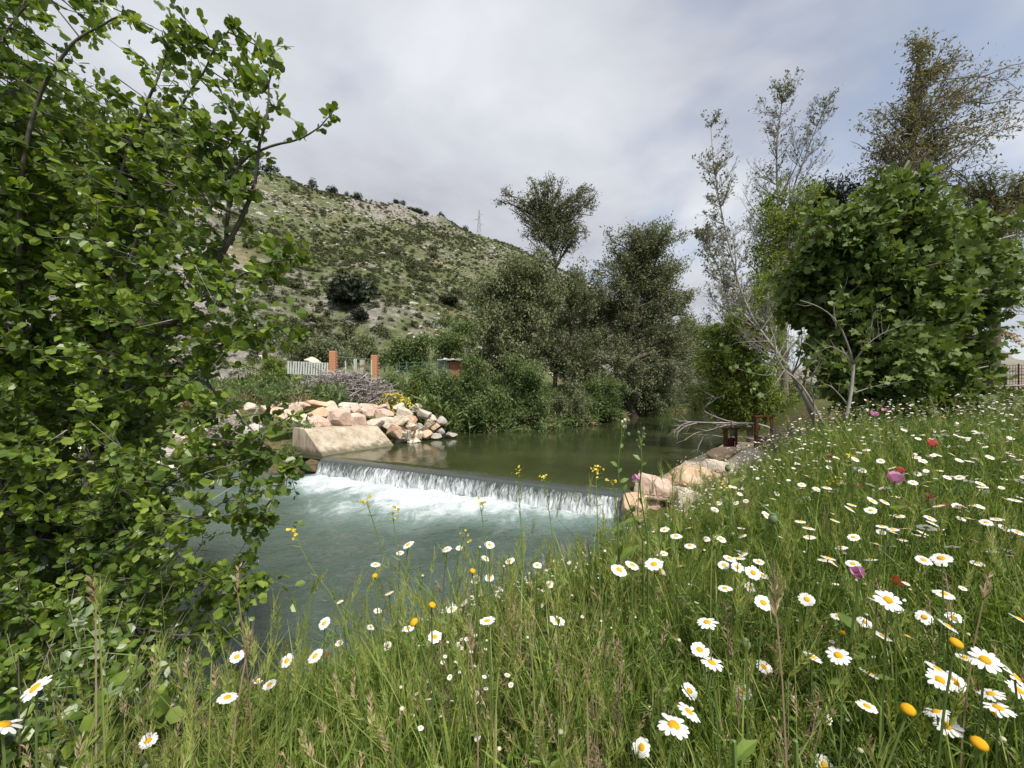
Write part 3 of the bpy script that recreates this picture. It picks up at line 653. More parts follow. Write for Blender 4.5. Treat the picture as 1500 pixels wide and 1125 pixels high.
def crown_with_leaves(root, data, off, leaf, mat, n=300, variants=6, leaf2=None):
    """the n leaves that show largest are objects of their own, the rest one part"""
    P, Rm, S, tint = data; d = np.linalg.norm(P - np.array([0, 0, ZC]), axis=1)
    inv = (np.abs(P[:, 0]) < P[:, 1] * 1.25) & (P[:, 2] - ZC < P[:, 1] * .95) & (P[:, 1] > .3)
    score = np.where(inv, (S if S.ndim == 1 else S[:, 1]) / np.maximum(d, .1), 0); order = np.argsort(-score); big = order[:n]; rest = order[n:]
    mes = []
    for k in range(variants): mes.append(MB().add(leaf[0], leaf[1] if len(leaf[1]) else None, leaf[2] if len(leaf[2]) else None, (k + .5) / variants).mesh('leaf', mat))
    for i in big:
        o = link('leaf', mes[int(min(.999, tint[i]) * variants)], root)
        m4 = np.eye(4); m4[:3, :3] = Rm[i] * S[i]; m4[:3, 3] = P[i] - off; o.matrix_basis = Matrix(m4.tolist())
    mb = MB(); place(mb, leaf2 or leaf, P[rest], Rm[rest], S[rest], tint[rest]); mb.build('foliage', mat, root, False, off, kind='stuff')
def L(u, v, Y, ru, rv, rd=None):
    """a crown lobe given by where it shows and how far away it is"""
    return (px(u, v, Y), np.array([ru / F * Y, (rd if rd is not None else ru / F * Y * .8), rv / F * Y]))

def far_trees():
    G = 'trees lining the left bank'
    def tree(label, u, Y, trunk, tr, lobes, mat, seed, size=.165, bark='bark', per=10, nl=13, leaf=LEAF_MID, **k):
        x0 = (u - 750) / F * Y; z0 = gz(x0, Y); b = (x0, Y, z0)
        tp = [np.array([x0, Y, z0 - .1])] + [px(*q, Y) for q in trunk]
        root, d, off = leafy_tree('riverside_tree', label, 'tree', b, tp, tr, [L(*q) for q in lobes], (M[bark],), leaf, size, nl=nl, per=per, seed=seed, group=G, **k)
        crown(root, d, off, leaf, M[mat])
    tree('olive green willow with a broad rounded crown beside the hill', 745, 23, [(742, 520), (750, 460), (755, 400)], .22,
         [(720, 420, 23, 42, 48), (770, 405, 23, 44, 45), (735, 470, 23, 52, 45), (790, 465, 23, 45, 50), (700, 490, 22.5, 30, 44), (770, 520, 22.5, 45, 34), (705, 430, 23, 30, 36), (690, 535, 22.5, 30, 24), (800, 430, 23.5, 34, 44)], 'willow', 11, .17, nl=15, spread=.2, droop=.35, hang=.3)
    tree('tall open tree with see-through crown above the willows', 812, 30, [(815, 520), (818, 440), (812, 380), (800, 320)], .17,
         [(785, 275, 30, 32, 32), (835, 300, 30, 36, 32), (800, 330, 30, 30, 25), (860, 285, 30, 22, 26), (742, 300, 30, 20, 26), (862, 328, 30, 30, 28), (785, 352, 30, 34, 24), (760, 320, 30, 24, 38), (845, 340, 30, 30, 22), (815, 305, 30, 24, 22), (812, 262, 30, 24, 22)], 'olive', 12, .17, nl=8, per=7, spread=.2, limb_r=.4, nsub=5)
    tree('dark dense tree between the willow and the tallest dark crown', 835, 26, [(835, 540), (838, 480), (832, 430)], .24,
         [(815, 440, 26, 45, 45), (850, 430, 26, 44, 45), (835, 500, 26, 56, 40), (790, 510, 26, 36, 32), (860, 540, 25, 42, 30)], 'olive', 13, .17, nl=14, spread=.2)
    tree('tallest dark rounded tree on the left bank where the river bends', 925, 29, [(912, 545), (922, 490), (935, 420), (940, 370)], .36,
         [(893, 400, 29, 40, 46), (925, 362, 29, 42, 38), (965, 366, 29, 40, 38), (998, 412, 29, 32, 46), (882, 465, 29, 42, 50), (932, 440, 29, 52, 55), (985, 472, 29, 44, 50), (1008, 515, 29, 30, 42), (900, 525, 29, 46, 40), (958, 535, 29, 50, 40), (945, 345, 29, 30, 24)], 'olive', 14, .18, nl=13, spread=.22, limb_r=.25)
    tree('grey green tree filling the gap between the two tallest dark crowns', 862, 31, [(862, 545), (864, 490), (862, 440)], .2,
         [(858, 440, 31, 34, 38), (872, 490, 31, 42, 42), (850, 535, 31, 40, 36), (880, 450, 31, 30, 34)], 'willow', 24, .19, nl=12, spread=.25)
    tree('broad grey green tree rising just behind the tallest dark crown', 958, 33, [(955, 545), (955, 480), (952, 410)], .26,
         [(905, 405, 33, 34, 42), (945, 388, 33, 46, 44), (987, 412, 33, 38, 46), (1006, 465, 33, 32, 44), (930, 450, 33, 50, 48), (975, 500, 33, 50, 40)], 'willow', 25, .19, nl=13, spread=.26)
    tree('dark leaning tree with low boughs over the river bend', 930, 27, [(915, 560), (925, 530), (960, 515)], .3,
         [(955, 540, 27, 40, 28), (990, 545, 27, 34, 30), (925, 545, 26, 28, 26), (965, 580, 27, 34, 18)], 'olive', 15, .17, nl=11, spread=.2, droop=.4)
    tree('grey green tree standing far upstream at the bend', 1005, 40, [(1010, 540), (1012, 500)], .25,
         [(1000, 520, 40, 36, 36), (1030, 545, 40, 34, 40), (1015, 470, 40, 22, 28), (990, 570, 38, 34, 26), (1040, 500, 42, 24, 28)], 'willow', 16, .26, nl=9, spread=.4)
    tree('small round tree below the hill left of the willow', 665, 33, [(663, 510), (660, 490)], .15,
         [(650, 492, 33, 28, 24), (682, 488, 33, 26, 26), (668, 510, 32, 34, 18)], 'bush', 17, .22, nl=9, spread=.3)
    tree('low green tree behind the brick gate pillars', 610, 36, [(610, 520), (612, 505)], .14,
         [(590, 512, 36, 22, 16), (622, 510, 36, 26, 18), (570, 520, 36, 20, 12)], 'bush', 18, .24, nl=9, spread=.3)
    tree('dull green tree at the foot of the hill behind the slatted fence', 450, 38, [(450, 520), (452, 510)], .14,
         [(430, 515, 38, 30, 18), (470, 512, 38, 28, 18), (510, 518, 38, 26, 16)], 'olive', 19, .25, nl=9, spread=.35)
    tree('grey green tree half hidden by the brick rubble wall', 545, 42, [(545, 515), (545, 500)], .14,
         [(535, 508, 42, 26, 16), (560, 512, 42, 24, 14)], 'willow', 20, .26, nl=8, spread=.35)
far_trees()

def bank_bushes():
    G = 'bushes along the river banks'
    data = [(640, 16.5, [(640, 590, 34, 36), (630, 610, 30, 26), (655, 560, 26, 26)], 'reedy bush right of the boulder slope', 'bush'),
            (690, 17.5, [(690, 580, 40, 48), (700, 545, 30, 30), (680, 610, 36, 24), (715, 600, 30, 30)], 'broad pale green bush beside the reedy bush', 'bush'),
            (765, 18.6, [(765, 575, 38, 50), (768, 535, 24, 28), (750, 605, 36, 26), (790, 600, 28, 28)], 'tall pointed bush hanging over the pool', 'bush'),
            (835, 20.5, [(835, 590, 30, 34), (845, 615, 24, 14), (820, 610, 22, 18)], 'low dark bush between the pointed bush and the bright one', 'olive'),
            (888, 22.5, [(885, 575, 32, 36), (895, 600, 28, 18), (870, 600, 24, 18)], 'bright green bush under the tallest dark tree', 'bush'),
            (945, 27.5, [(945, 590, 30, 20), (970, 590, 26, 16)], 'dark bush at the river bend', 'olive'),
            (560, 19, [(555, 575, 34, 20), (585, 568, 28, 20), (530, 580, 26, 14)], 'green bush with yellow flowers above the boulders', 'bush'),
            (610, 18, [(605, 570, 34, 26), (625, 555, 26, 20)], 'dense bush right of the yellow flowers', 'bush'),
            (500, 19.5, [(500, 575, 30, 12), (470, 580, 28, 10)], 'low weedy bush in front of the brush pile', 'bush'),
            (400, 17, [(400, 575, 40, 20), (360, 580, 38, 22), (330, 590, 30, 18)], 'leafy bush behind the boulders near the alder', 'bush'),
            (385, 22, [(385, 545, 36, 20), (420, 555, 24, 14)], 'yellowish bush left of the slatted fence', 'tamarisk'),
            (300, 18, [(300, 570, 40, 30), (250, 590, 40, 24), (200, 580, 45, 40)], 'wide bush seen through the alder', 'bush'),
            (1075, 17, [(1075, 588, 40, 26), (1045, 596, 22, 16), (1110, 575, 40, 34)], 'bright bush on the right bank upstream of the sluice gates', 'bush'),
            (1100, 22, [(1100, 560, 46, 48), (1060, 575, 34, 34)], 'taller bush on the right bank by the river bend', 'willow'),
            (1165, 15, [(1165, 590, 40, 34), (1200, 585, 34, 30), (1130, 600, 26, 22)], 'dark bush in the shade behind the twig tangle', 'olive'),
            (1020, 38, [(1000, 580, 34, 22), (1035, 575, 30, 26), (975, 590, 22, 12)], 'distant bush closing the river bend', 'olive'),
            (1060, 34, [(1060, 560, 36, 38), (1090, 540, 34, 46)], 'distant tall bush on the right of the river bend', 'willow'),
            (110, 17, [(110, 570, 60, 50), (40, 590, 60, 46)], 'dark bush behind the alder trunk', 'olive')]
    for i, (u, Y, lobes, lab, mt) in enumerate(data):
        x0 = (u - 750) / F * Y; z0 = gz(x0, Y); top = px(lobes[0][0], lobes[0][1], Y)
        root, d, off = leafy_tree('bank_bush', lab, 'bush', (x0, Y, z0), [(x0, Y, z0 - .1), (x0 + .05, Y, z0 + .3), top], .07,
                                  [L(a, b, Y, c, e) for a, b, c, e in lobes], (M['bark'],), LEAF_MID, .115, nl=9, nsub=7, ntw=5, per=13, spread=.15, seed=40 + i, group=G, droop=.2, sides=4)
        crown(root, d, off, LEAF_MID, M[mt])
bank_bushes()

def right_trees():
    # the fig: a low dome of dark lobed leaves
    Y = 7.0; b = (6.35, 7.2, gz(6.35, 7.2))
    lob = [L(1290, 320, 7.0, 88, 78), L(1370, 330, 7.2, 80, 84), L(1225, 400, 6.9, 92, 80), L(1420, 430, 7.2, 68, 85), L(1330, 430, 6.8, 95, 80), L(1300, 520, 6.7, 90, 68), L(1390, 530, 6.9, 88, 62), L(1190, 460, 7.2, 78, 70), L(1450, 370, 7.6, 52, 50), L(1250, 505, 7.1, 62, 62), L(1165, 395, 7.3, 50, 46), L(1320, 265, 7.1, 46, 34), L(1440, 500, 7.2, 48, 60), L(1452, 548, 7.3, 42, 46)]
    root, d, off = leafy_tree('fig_tree', 'broad dark green fig tree with lobed leaves behind the daisies', 'tree', b, [(b[0], b[1], b[2] - .1), (6.3, 7.2, 1.2), (6.4, 7.2, 2.2), (6.5, 7.3, 3.2)], .16, lob,
                              (M['palebark'],), LEAF_FIG, .125, nl=11, nsub=7, ntw=5, per=8, loose=1.15, spread=.12, droop=.15, seed=5, up=.25, limb_r=.45, size_j=.35)
    crown_with_leaves(root, d, off, LEAF_FIG, M['fig'], 300, leaf2=LEAF_FIG2)
    # fine leaved yellowish green shrub-tree left of it
    Y = 11.5; b = (6.9, 11.6, gz(6.9, 11.6))
    root, d, off = leafy_tree('feathery_tree', 'light green feathery tree left of the fig tree over the water', 'tree', b, [(6.9, 11.6, b[2] - .1), px(1100, 560, 11.6), px(1095, 510, 11.5), px(1105, 450, 11.5)], .08,
                              [L(1080, 500, 11.6, 46, 42), L(1055, 540, 11.8, 38, 38), L(1120, 470, 11.6, 46, 50), L(1130, 540, 11.5, 46, 44), L(1070, 578, 12, 40, 24), L(1150, 430, 11.6, 38, 40), L(1110, 585, 11.6, 30, 22), L(1042, 505, 12, 26, 40), L(1035, 570, 12.2, 28, 26)], (M['twig'],), LEAF_SLIM, .12,
                              nl=10, nsub=7, ntw=6, per=11, spread=.13, seed=6, droop=.2)
    crown(root, d, off, LEAF_SLIM, M['tamarisk'])
    Y = 14.0; xb = (1150 - 750) / F * Y; b = (xb, Y, gz(xb, Y))
    root, d, off = leafy_tree('yellow_green_tree', 'yellowish green tree in front of the bare poplars', 'tree', b, [(xb, Y, b[2] - .1), px(1148, 480, Y), px(1150, 380, Y), px(1150, 310, Y)], .12,
                              [L(1150, 300, Y, 40, 46), L(1135, 350, Y, 36, 42), L(1180, 330, Y, 32, 36), L(1110, 390, Y, 22, 40), L(1170, 410, Y, 40, 40)], (M['twig'],), LEAF_MID, .12, nl=8, nsub=6, ntw=5, per=8, spread=.18, seed=8, up=.5)
    crown(root, d, off, LEAF_MID, M['tamarisk'])
    Y = 17.0; xb = (1225 - 750) / F * Y; b = (xb, Y, gz(xb, Y))
    root, d, off = leafy_tree('dark_pine', 'dark pine showing between bare poplar and fig tree', 'tree', b, [(xb, Y, b[2] - .1), px(1225, 420, Y), px(1222, 300, Y)], .2,
                              [L(1215, 275, Y, 48, 36), L(1180, 300, Y, 34, 28), L(1255, 290, Y, 46, 40), L(1225, 340, Y, 60, 50)], (M['bark'],), LEAF_SLIM, .17, nl=9, nsub=7, ntw=5, per=7, spread=.22, seed=9)
    crown(root, d, off, LEAF_SLIM, M['pine'])
    Y = 15.5; xb = (1455 - 750) / F * Y; b = (xb, Y, gz(xb, Y))
    root, d, off = leafy_tree('drooping_pine', 'dark drooping evergreen behind the right side of the fig tree', 'tree', b, [(xb, Y, b[2] - .1), px(1458, 440, Y), px(1460, 300, Y)], .2,
                              [L(1470, 285, Y, 52, 34), L(1500, 330, Y, 48, 40), L(1440, 320, Y, 40, 34), L(1510, 260, Y, 46, 30), L(1470, 400, Y, 56, 44), L(1400, 260, Y, 40, 26)], (M['bark'],), LEAF_SLIM, .15, nl=9, nsub=7, ntw=5, per=6, spread=.18, seed=10, droop=.5)
    crown(root, d, off, LEAF_SLIM, M['poplar'])
    # the wind-swept poplar
    Y = 14.5; xb = (1350 - 750) / F * Y; b = (xb, Y, gz(xb, Y))
    root, d, off = leafy_tree('windswept_poplar', 'tall brownish poplar blown to one side above the fig tree', 'tree', b, [(xb, Y, b[2] - .1), px(1345, 420, Y), px(1335, 280, Y), px(1340, 150, Y), px(1350, 60, Y)], .17,
                              [L(1335, 130, Y, 34, 56), L(1300, 180, Y, 36, 50), L(1370, 150, Y, 44, 54), L(1420, 170, Y, 52, 42), L(1350, 210, Y, 66, 42), L(1460, 130, Y, 46, 30), L(1270, 210, Y, 34, 40), L(1480, 185, Y, 48, 28), L(1430, 220, Y, 60, 34), L(1385, 85, Y, 40, 26), L(1340, 70, Y, 18, 26)],
                              (M['twig'],), LEAF_MID, .115, nl=8, nsub=7, ntw=6, per=3, spread=.18, seed=21, up=.3, limb_r=.16)
    P, Rm, S, t = d; s = np.clip((P[:, 2] - 5) / 9, 0, 1); P = P.copy()
    crown(root, (P, Rm, S, t), off, LEAF_MID, M['poplar'])
right_trees()

def bare_tree(label, base, path, tr, seed, n1=34, len0=.34, leaves=900, name='bare_poplar', cat='tree', size=.09, group=None, mat='palebark', leafmat='olive', rise=1.3, top=1.0):
    r = np.random.default_rng(seed); off = np.asarray(base, float); root = thing(name, label, cat, off, group)
    T = smoothline(path, 26); H = T[-1, 2] - T[0, 2]; wood = MB(); trr = tr * np.linspace(1, .08, 26)
    tube(wood, T, trr, 7); A = []; B = []; S = []
    for i in range(n1):
        t = r.uniform(.22, .98); k = t * 25; p = T[int(k)]; ax = nrm(T[min(25, int(k) + 1)] - T[max(0, int(k) - 1)])
        h = rdir(1, r)[0] * np.array([1, 1, .2]); d = nrm(nrm(h) + rise * ax); ln = H * len0 * (1.12 - t) ** .8 * r.uniform(.5, 1.2)
        q = p + d * ln; ctrl = p + d * ln * .5 + (nrm(h) - ax * .4) * ln * .12; br = bez(p, ctrl, q, 7); rr = trr[int(k)] * .42 + .004
        tube(wood, br, rr * np.linspace(1, .2, 7), 4, cap=False)
        for j in range(9):
            u_ = r.uniform(.15, 1); b0 = br[int(u_ * 6)]; d2 = nrm(d + rdir(1, r)[0] * .8 + np.array([0, 0, .35])); l2 = ln * r.uniform(.12, .36)
            e = b0 + d2 * l2; m_ = (b0 + e) / 2 + rdir(1, r)[0] * l2 * .08; S_ = rr * .35 * (1.1 - u_) + .002
            A += [b0, m_]; B += [m_, e]; S += [S_, S_ * .7]
            for _ in range(7):
                w = r.uniform(.2, 1); c0 = b0 * (1 - w) + e * w; A.append(c0); B.append(c0 + nrm(d2 + rdir(1, r)[0] * .9 + np.array([0, 0, .2])) * l2 * r.uniform(.2, .5)); S.append(S_ * .5)
    A = np.array(A); B = np.array(B); S = np.maximum(np.array(S), .0035)
    sticks(wood, A, B, S, S * .6); wood.build('trunk', M[mat], root, True, off)
    if leaves:
        i = r.integers(0, len(A), leaves); P = B[i] + r.normal(size=(leaves, 3)) * .05
        mb = MB(); place(mb, LEAF_DIAMOND, P, frames(rdir(leaves, r) + np.array([0, 0, -.2]), rdir(leaves, r)), size * r.uniform(.6, 1.3, leaves), r.random(leaves)); mb.build('crown', M[leafmat], root, False, off)
def bare_trees():
    G = 'half bare pale poplars'
    b = np.array([*px(1206, 628, 9.6)[:2], .25])
    bare_tree('leaning half bare poplar with pale trunk over the rusty sluice gates', b, [b + (0, 0, -.1), px(1180, 585, 9.8), px(1148, 530, 10), px(1097, 455, 10.6), px(1068, 360, 11), px(1048, 260, 11.2), px(1040, 170, 11.4)], .058, 31, 76, .25, 1500, group=G, size=.085)
    Y = 15.0; x = (1142 - 750) / F * Y; b = np.array([x, Y, gz(x, Y)])
    bare_tree('taller half bare poplar with a forked crown against the clouds', b, [b, px(1142, 480, Y), px(1142, 340, Y), px(1138, 220, Y), px(1152, 105, Y)], .10, 32, 84, .24, 2000, group=G, size=.095)
    Y = 14.6; x = (1150 - 750) / F * Y; b = np.array([x, Y, gz(x, Y)])
    bare_tree('slim bare poplar leaning out beside the forked one', b, [b, px(1150, 420, Y), px(1160, 290, Y), px(1185, 215, Y), px(1215, 140, Y)], .06, 33, 50, .2, 800, group=G, size=.09)
    Y = 12.5; x = (1075 - 750) / F * Y; b = np.array([x, Y, gz(x, Y)])
    bare_tree('thin leafy poplar behind the leaning trunk', b, [b, px(1070, 480, Y), px(1055, 400, Y), px(1025, 340, Y)], .055, 34, 60, .24, 1800, group=G, size=.09)
    # leafless fig suckers in front of the fig tree
    G = 'leafless grey saplings before the fig tree'
    b = np.array([*px(1242, 628, 6.0)[:2], gz(*px(1242, 628, 6.0)[:2])])
    def sapling(label, u0, Y, limbs, tr, seed):
        r = np.random.default_rng(seed); x, y = (u0 - 750) / F * Y, Y; b = np.array([x, y, gz(x, y)]); root = thing('bare_sapling', label, 'tree', b, G); wood = MB()
        A = []; B = []; S = []
        for pts, ra, rb in limbs:
            P = smoothline([px(*q) for q in pts] if len(pts[0]) == 3 else [px(q[0], q[1], Y + .05 * i * ((-1) ** len(pts))) for i, q in enumerate(pts)], 12)
            P[0, 2] -= .02; tube(wood, P, np.linspace(ra * .72, rb * .72, 12), 6)
            for j in range(3, 12):
                if r.random() < .55:
                    d = nrm(nrm(P[j] - P[j - 1]) + rdir(1, r)[0] * .9 + np.array([0, 0, .3])); l_ = r.uniform(.12, .3); m_ = P[j] + d * l_ * .5; e = m_ + nrm(d + np.array([0, 0, .5])) * l_ * .5
                    A += [P[j], m_]; B += [m_, e]; S += [rb * .8, rb * .65]
        sticks(wood, A, B, np.array(S), np.array(S) * .7); wood.build('trunk', M['palebark'], root, True, b)
        n = 60; P = np.array(B)[r.integers(0, len(B), n)] + r.normal(size=(n, 3)) * .03; mb = MB()
        place(mb, LEAF_FIG, P, frames(rdir(n, r) + [0, -.2, -.3], rdir(n, r) * .7 + [0, -.2, .8]), .10 * r.uniform(.6, 1.2, n), .5 + .5 * r.random(n)); mb.build('leaves', M['fig'], root, False, b, kind='stuff')
    sapling('leafless grey sapling with a forked trunk before the dark fig tree', 1240, 5.8, [
        ([(1238, 618), (1246, 580), (1250, 540), (1250, 530)], .035, .026), ([(1250, 532), (1240, 500), (1225, 470), (1200, 450), (1172, 440)], .022, .007),
        ([(1250, 532), (1262, 515), (1272, 500), (1280, 460), (1290, 455)], .02, .007), ([(1246, 525), (1232, 515), (1215, 508), (1195, 520)], .014, .005),
        ([(1240, 590), (1215, 565), (1195, 568)], .014, .006), ([(1252, 575), (1285, 565), (1320, 560)], .012, .005), ([(1225, 480), (1222, 450), (1235, 430)], .012, .005), ([(1270, 505), (1290, 490), (1318, 478)], .012, .005)], .03, 51)
    sapling('tangled grey sapling leaning left at the foot of the poplar', 1195, 6.6, [
        ([(1205, 620), (1190, 590), (1170, 560), (1140, 530), (1130, 480), (1095, 460)], .034, .008), ([(1195, 625), (1192, 590), (1188, 555), (1200, 530), (1180, 530)], .022, .006),
        ([(1170, 560), (1150, 545), (1120, 550), (1080, 540)], .016, .005), ([(1140, 535), (1160, 505), (1185, 505), (1210, 535)], .014, .005), ([(1135, 500), (1110, 500), (1078, 502)], .012, .005), ([(1150, 540), (1130, 570), (1110, 585)], .012, .005)], .03, 52)
bare_trees()

# ------------------------------------------------------------------ hillside: shrubs one can pick out, then scrub and stones
def clump_template(seed, n, ico=ICO2, size=.2, flat=.8, leaf=LEAF_DIAMOND, tight=1.0):
    r = np.random.default_rng(seed); lob = [(rdir(1, r)[0] * np.array([.5, .5, .28]) * tight + [0, 0, .42 * flat], r.uniform(.3, .5)) for _ in range(7)]
    P = []; Nn = []
    for c, q in lob:
        k = n // 7; d = rdir(k, r); d[:, 2] = np.abs(d[:, 2]) * .9 - .15; d = nrm(d); P.append(c + d * q * r.uniform(.7, 1.05, (k, 1)) * [1, 1, flat]); Nn.append(d)
    P = np.concatenate(P); Nn = np.concatenate(Nn); m = P[:, 2] > -.05; P = P[m]; Nn = Nn[m]; n = len(P)
    mb = MB(); place(mb, leaf, P - Nn * size * .3, frames(rdir(n, r) + Nn * .6, Nn + .5 * rdir(n, r)), size * r.uniform(.6, 1.3, n), np.clip(.2 + .55 * P[:, 2] + .35 * r.random(n), 0, 1) * 0 + r.random(n))
    return mb
def on_hill(u, v):
    """where the line of sight through a pixel meets the hill"""
    D = np.geomspace(35, 420, 1500); x = (u - 750) / F * D; z = ZC - (v - HV) / F * D
    t = (x - HO[0]) * HE[0] + (D - HO[1]) * HE[1]; s = (x - HO[0]) * HN[0] + (D - HO[1]) * HN[1]
    hz = np.where((s > -50) & (s < 175), hill_z(t, s), -50); k = np.argmax(hz > z)
    return (x[k], D[k], hz[k]) if hz[k] > z[k] else None
def ridge_point(u):
    D = np.geomspace(60, 420, 1500); x = (u - 750) / F * D
    t = (x - HO[0]) * HE[0] + (D - HO[1]) * HE[1]; s = (x - HO[0]) * HN[0] + (D - HO[1]) * HN[1]
    hz = np.where((s > -50) & (s < 175), hill_z(t, s), -50); e = (hz - ZC) / D; k = np.argmax(e)
    return x[k], D[k], hz[k]
def hill_shrubs():
    r = np.random.default_rng(77)
    cl = [clump_template(300 + i, 420, size=.2).mesh('shrub', M['scrub']) for i in range(4)]
    dk = [clump_template(320 + i, 1500, size=.17, flat=1.0, tight=.6).mesh('shrub', M['carob']) for i in range(2)]
    pn = [clump_template(340 + i, 420, size=.2, flat=1.1).mesh('shrub', M['pine']) for i in range(3)]
    def put(me, p, s, label, cat, group, name, sz=1.0):
        o = link(name, me); o.location = (p[0], p[1], p[2] - .1 * s); o.scale = (s, s * r.uniform(.85, 1.1), s * sz); o.rotation_euler = (0, 0, r.uniform(0, 6.28)); tag(o, label, cat, group)
    named = [(516, 452, 74, dk[0], 'big round blackish carob tree on the middle of the hillside', 1.15), (528, 470, 34, dk[1], 'smaller dark bush leaning on the round carob tree', .9), (656, 446, 40, dk[1], 'low dark bush right of the carob on the slope', .6), (526, 352, 22, cl[0], 'dark green shrub below the ridge above the carob', 1.4),
             (582, 375, 22, cl[1], 'oval shrub above the ochre patch of the hillside', 1.2), (600, 395, 26, cl[2], 'shrub standing upright in the middle gully', 1.3), (632, 378, 20, cl[1], 'small round shrub near the willow crown', 1), (430, 420, 30, cl[0], 'grey bush on the bare stony slope beside the alder', .9), (612, 410, 20, cl[3], 'slim shrub at the gully foot', 1.5)]
    for u, v, w, me, lab, sz in named:
        p = on_hill(u, v)
        if p: put(me, p, w / F * p[1] / 1.55, lab, 'shrub', 'large shrubs on the hillside', 'hill_shrub', sz)
    k = 0
    rec = []
    for i in range(96):
        u = r.uniform(250, 735); p0 = ridge_point(u); vr = HV - (p0[2] - ZC) / p0[1] * F; v = vr + (535 - vr) * r.random() ** .8
        p = on_hill(u, v)
        if p is None: continue
        s = r.choice([1.0, 1.5, 2.0, 2.8], p=[.35, .35, .2, .1]) * r.uniform(.8, 1.2)
        rec.append((u, (v - vr) / (535 - vr), p, s, cl[i % 4]))
    for bi, (b0, b1, bn) in enumerate(((0, .3, 'on the upper slope'), (.3, .62, 'half way up the slope'), (.62, 1.1, 'on the lower slope'))):
        for q, (u, f_, p, s, me) in enumerate(sorted([a for a in rec if b0 <= a[1] < b1], key=lambda a: a[0])):
            put(me, p, s, f"{'large' if s > 2.2 else 'medium' if s > 1.3 else 'small'} grey green shrub {bn}, {ordinal(q)} from the alder", 'shrub', 'shrubs scattered over the hillside', 'hill_shrub', r.uniform(.6, 1.15))
    pc = r.uniform(255, 735, 17); pu = np.sort(np.clip(np.concatenate([pc[r.integers(0, 17, 46)] + r.normal(0, 6, 46), r.uniform(255, 735, 18)]), 250, 738))
    for i in range(64):
        u = pu[i]; p = ridge_point(u); s = r.choice([.9, 1.5, 2.2, 3.0], p=[.3, .35, .25, .1]) * r.uniform(.8, 1.2) * (1.2 if u < 420 else 1)
        put(pn[i % 3], p, s, f'small dark pine on the hill skyline, {ordinal(i)} from the alder towards the pylon', 'tree', 'pines along the ridge', 'ridge_pine', r.uniform(.8, 1.4))
hill_shrubs()

# instanced cover nobody could count
SRC = {}
def scatter(name, pts, rz, sc, meshes, idx, tilt=None, zs=None):
    """one object of kind stuff: points that carry copies of a few meshes"""
    pts = np.asarray(pts, np.float32); n = len(pts)
    me = bpy.data.meshes.new(name); me.vertices.add(n); me.vertices.foreach_set('co', pts.ravel())
    rot = np.zeros((n, 3), np.float32); rot[:, 2] = rz
    if tilt is not None: rot[:, :2] = tilt
    a = me.attributes.new('rot', 'FLOAT_VECTOR', 'POINT'); a.data.foreach_set('vector', rot.ravel())
    s3 = np.stack([sc, sc, sc * (zs if zs is not None else 1)], -1).astype(np.float32)
    a = me.attributes.new('scl', 'FLOAT_VECTOR', 'POINT'); a.data.foreach_set('vector', s3.ravel())
    a = me.attributes.new('idx', 'INT', 'POINT'); a.data.foreach_set('value', np.asarray(idx, np.int32))
    col = bpy.data.collections.new(name + '_sources')
    for i, m_ in enumerate(meshes):
        o = bpy.data.objects.new('%s_source_%02d' % (name, i), m_); col.objects.link(o)
    ob = link(name, me, kind='stuff')
    ng = bpy.data.node_groups.new(name, 'GeometryNodeTree')
    ng.interface.new_socket('Geometry', in_out='INPUT', socket_type='NodeSocketGeometry'); ng.interface.new_socket('Geometry', in_out='OUTPUT', socket_type='NodeSocketGeometry')
    N = ng.nodes.new; gi = N('NodeGroupInput'); go = N('NodeGroupOutput'); ci = N('GeometryNodeCollectionInfo'); ci.inputs['Collection'].default_value = col
    ci.inputs['Separate Children'].default_value = True; ci.inputs['Reset Children'].default_value = True
    ip = N('GeometryNodeInstanceOnPoints'); ip.inputs['Pick Instance'].default_value = True
    def at(nm, ty):
        q = N('GeometryNodeInputNamedAttribute'); q.data_type = ty; q.inputs['Name'].default_value = nm; return [o_ for o_ in q.outputs if o_.enabled and o_.name == 'Attribute'][0]
    er = N('FunctionNodeEulerToRotation'); ng.links.new(at('rot', 'FLOAT_VECTOR'), er.inputs[0])
    ng.links.new(gi.outputs[0], ip.inputs['Points']); ng.links.new(ci.outputs[0], ip.inputs['Instance']); ng.links.new(at('idx', 'INT'), ip.inputs['Instance Index'])
    ng.links.new(er.outputs[0], ip.inputs['Rotation']); ng.links.new(at('scl', 'FLOAT_VECTOR'), ip.inputs['Scale']); ng.links.new(ip.outputs[0], go.inputs[0])
    md = ob.modifiers.new('scatter', 'NODES'); md.node_group = ng
    return ob
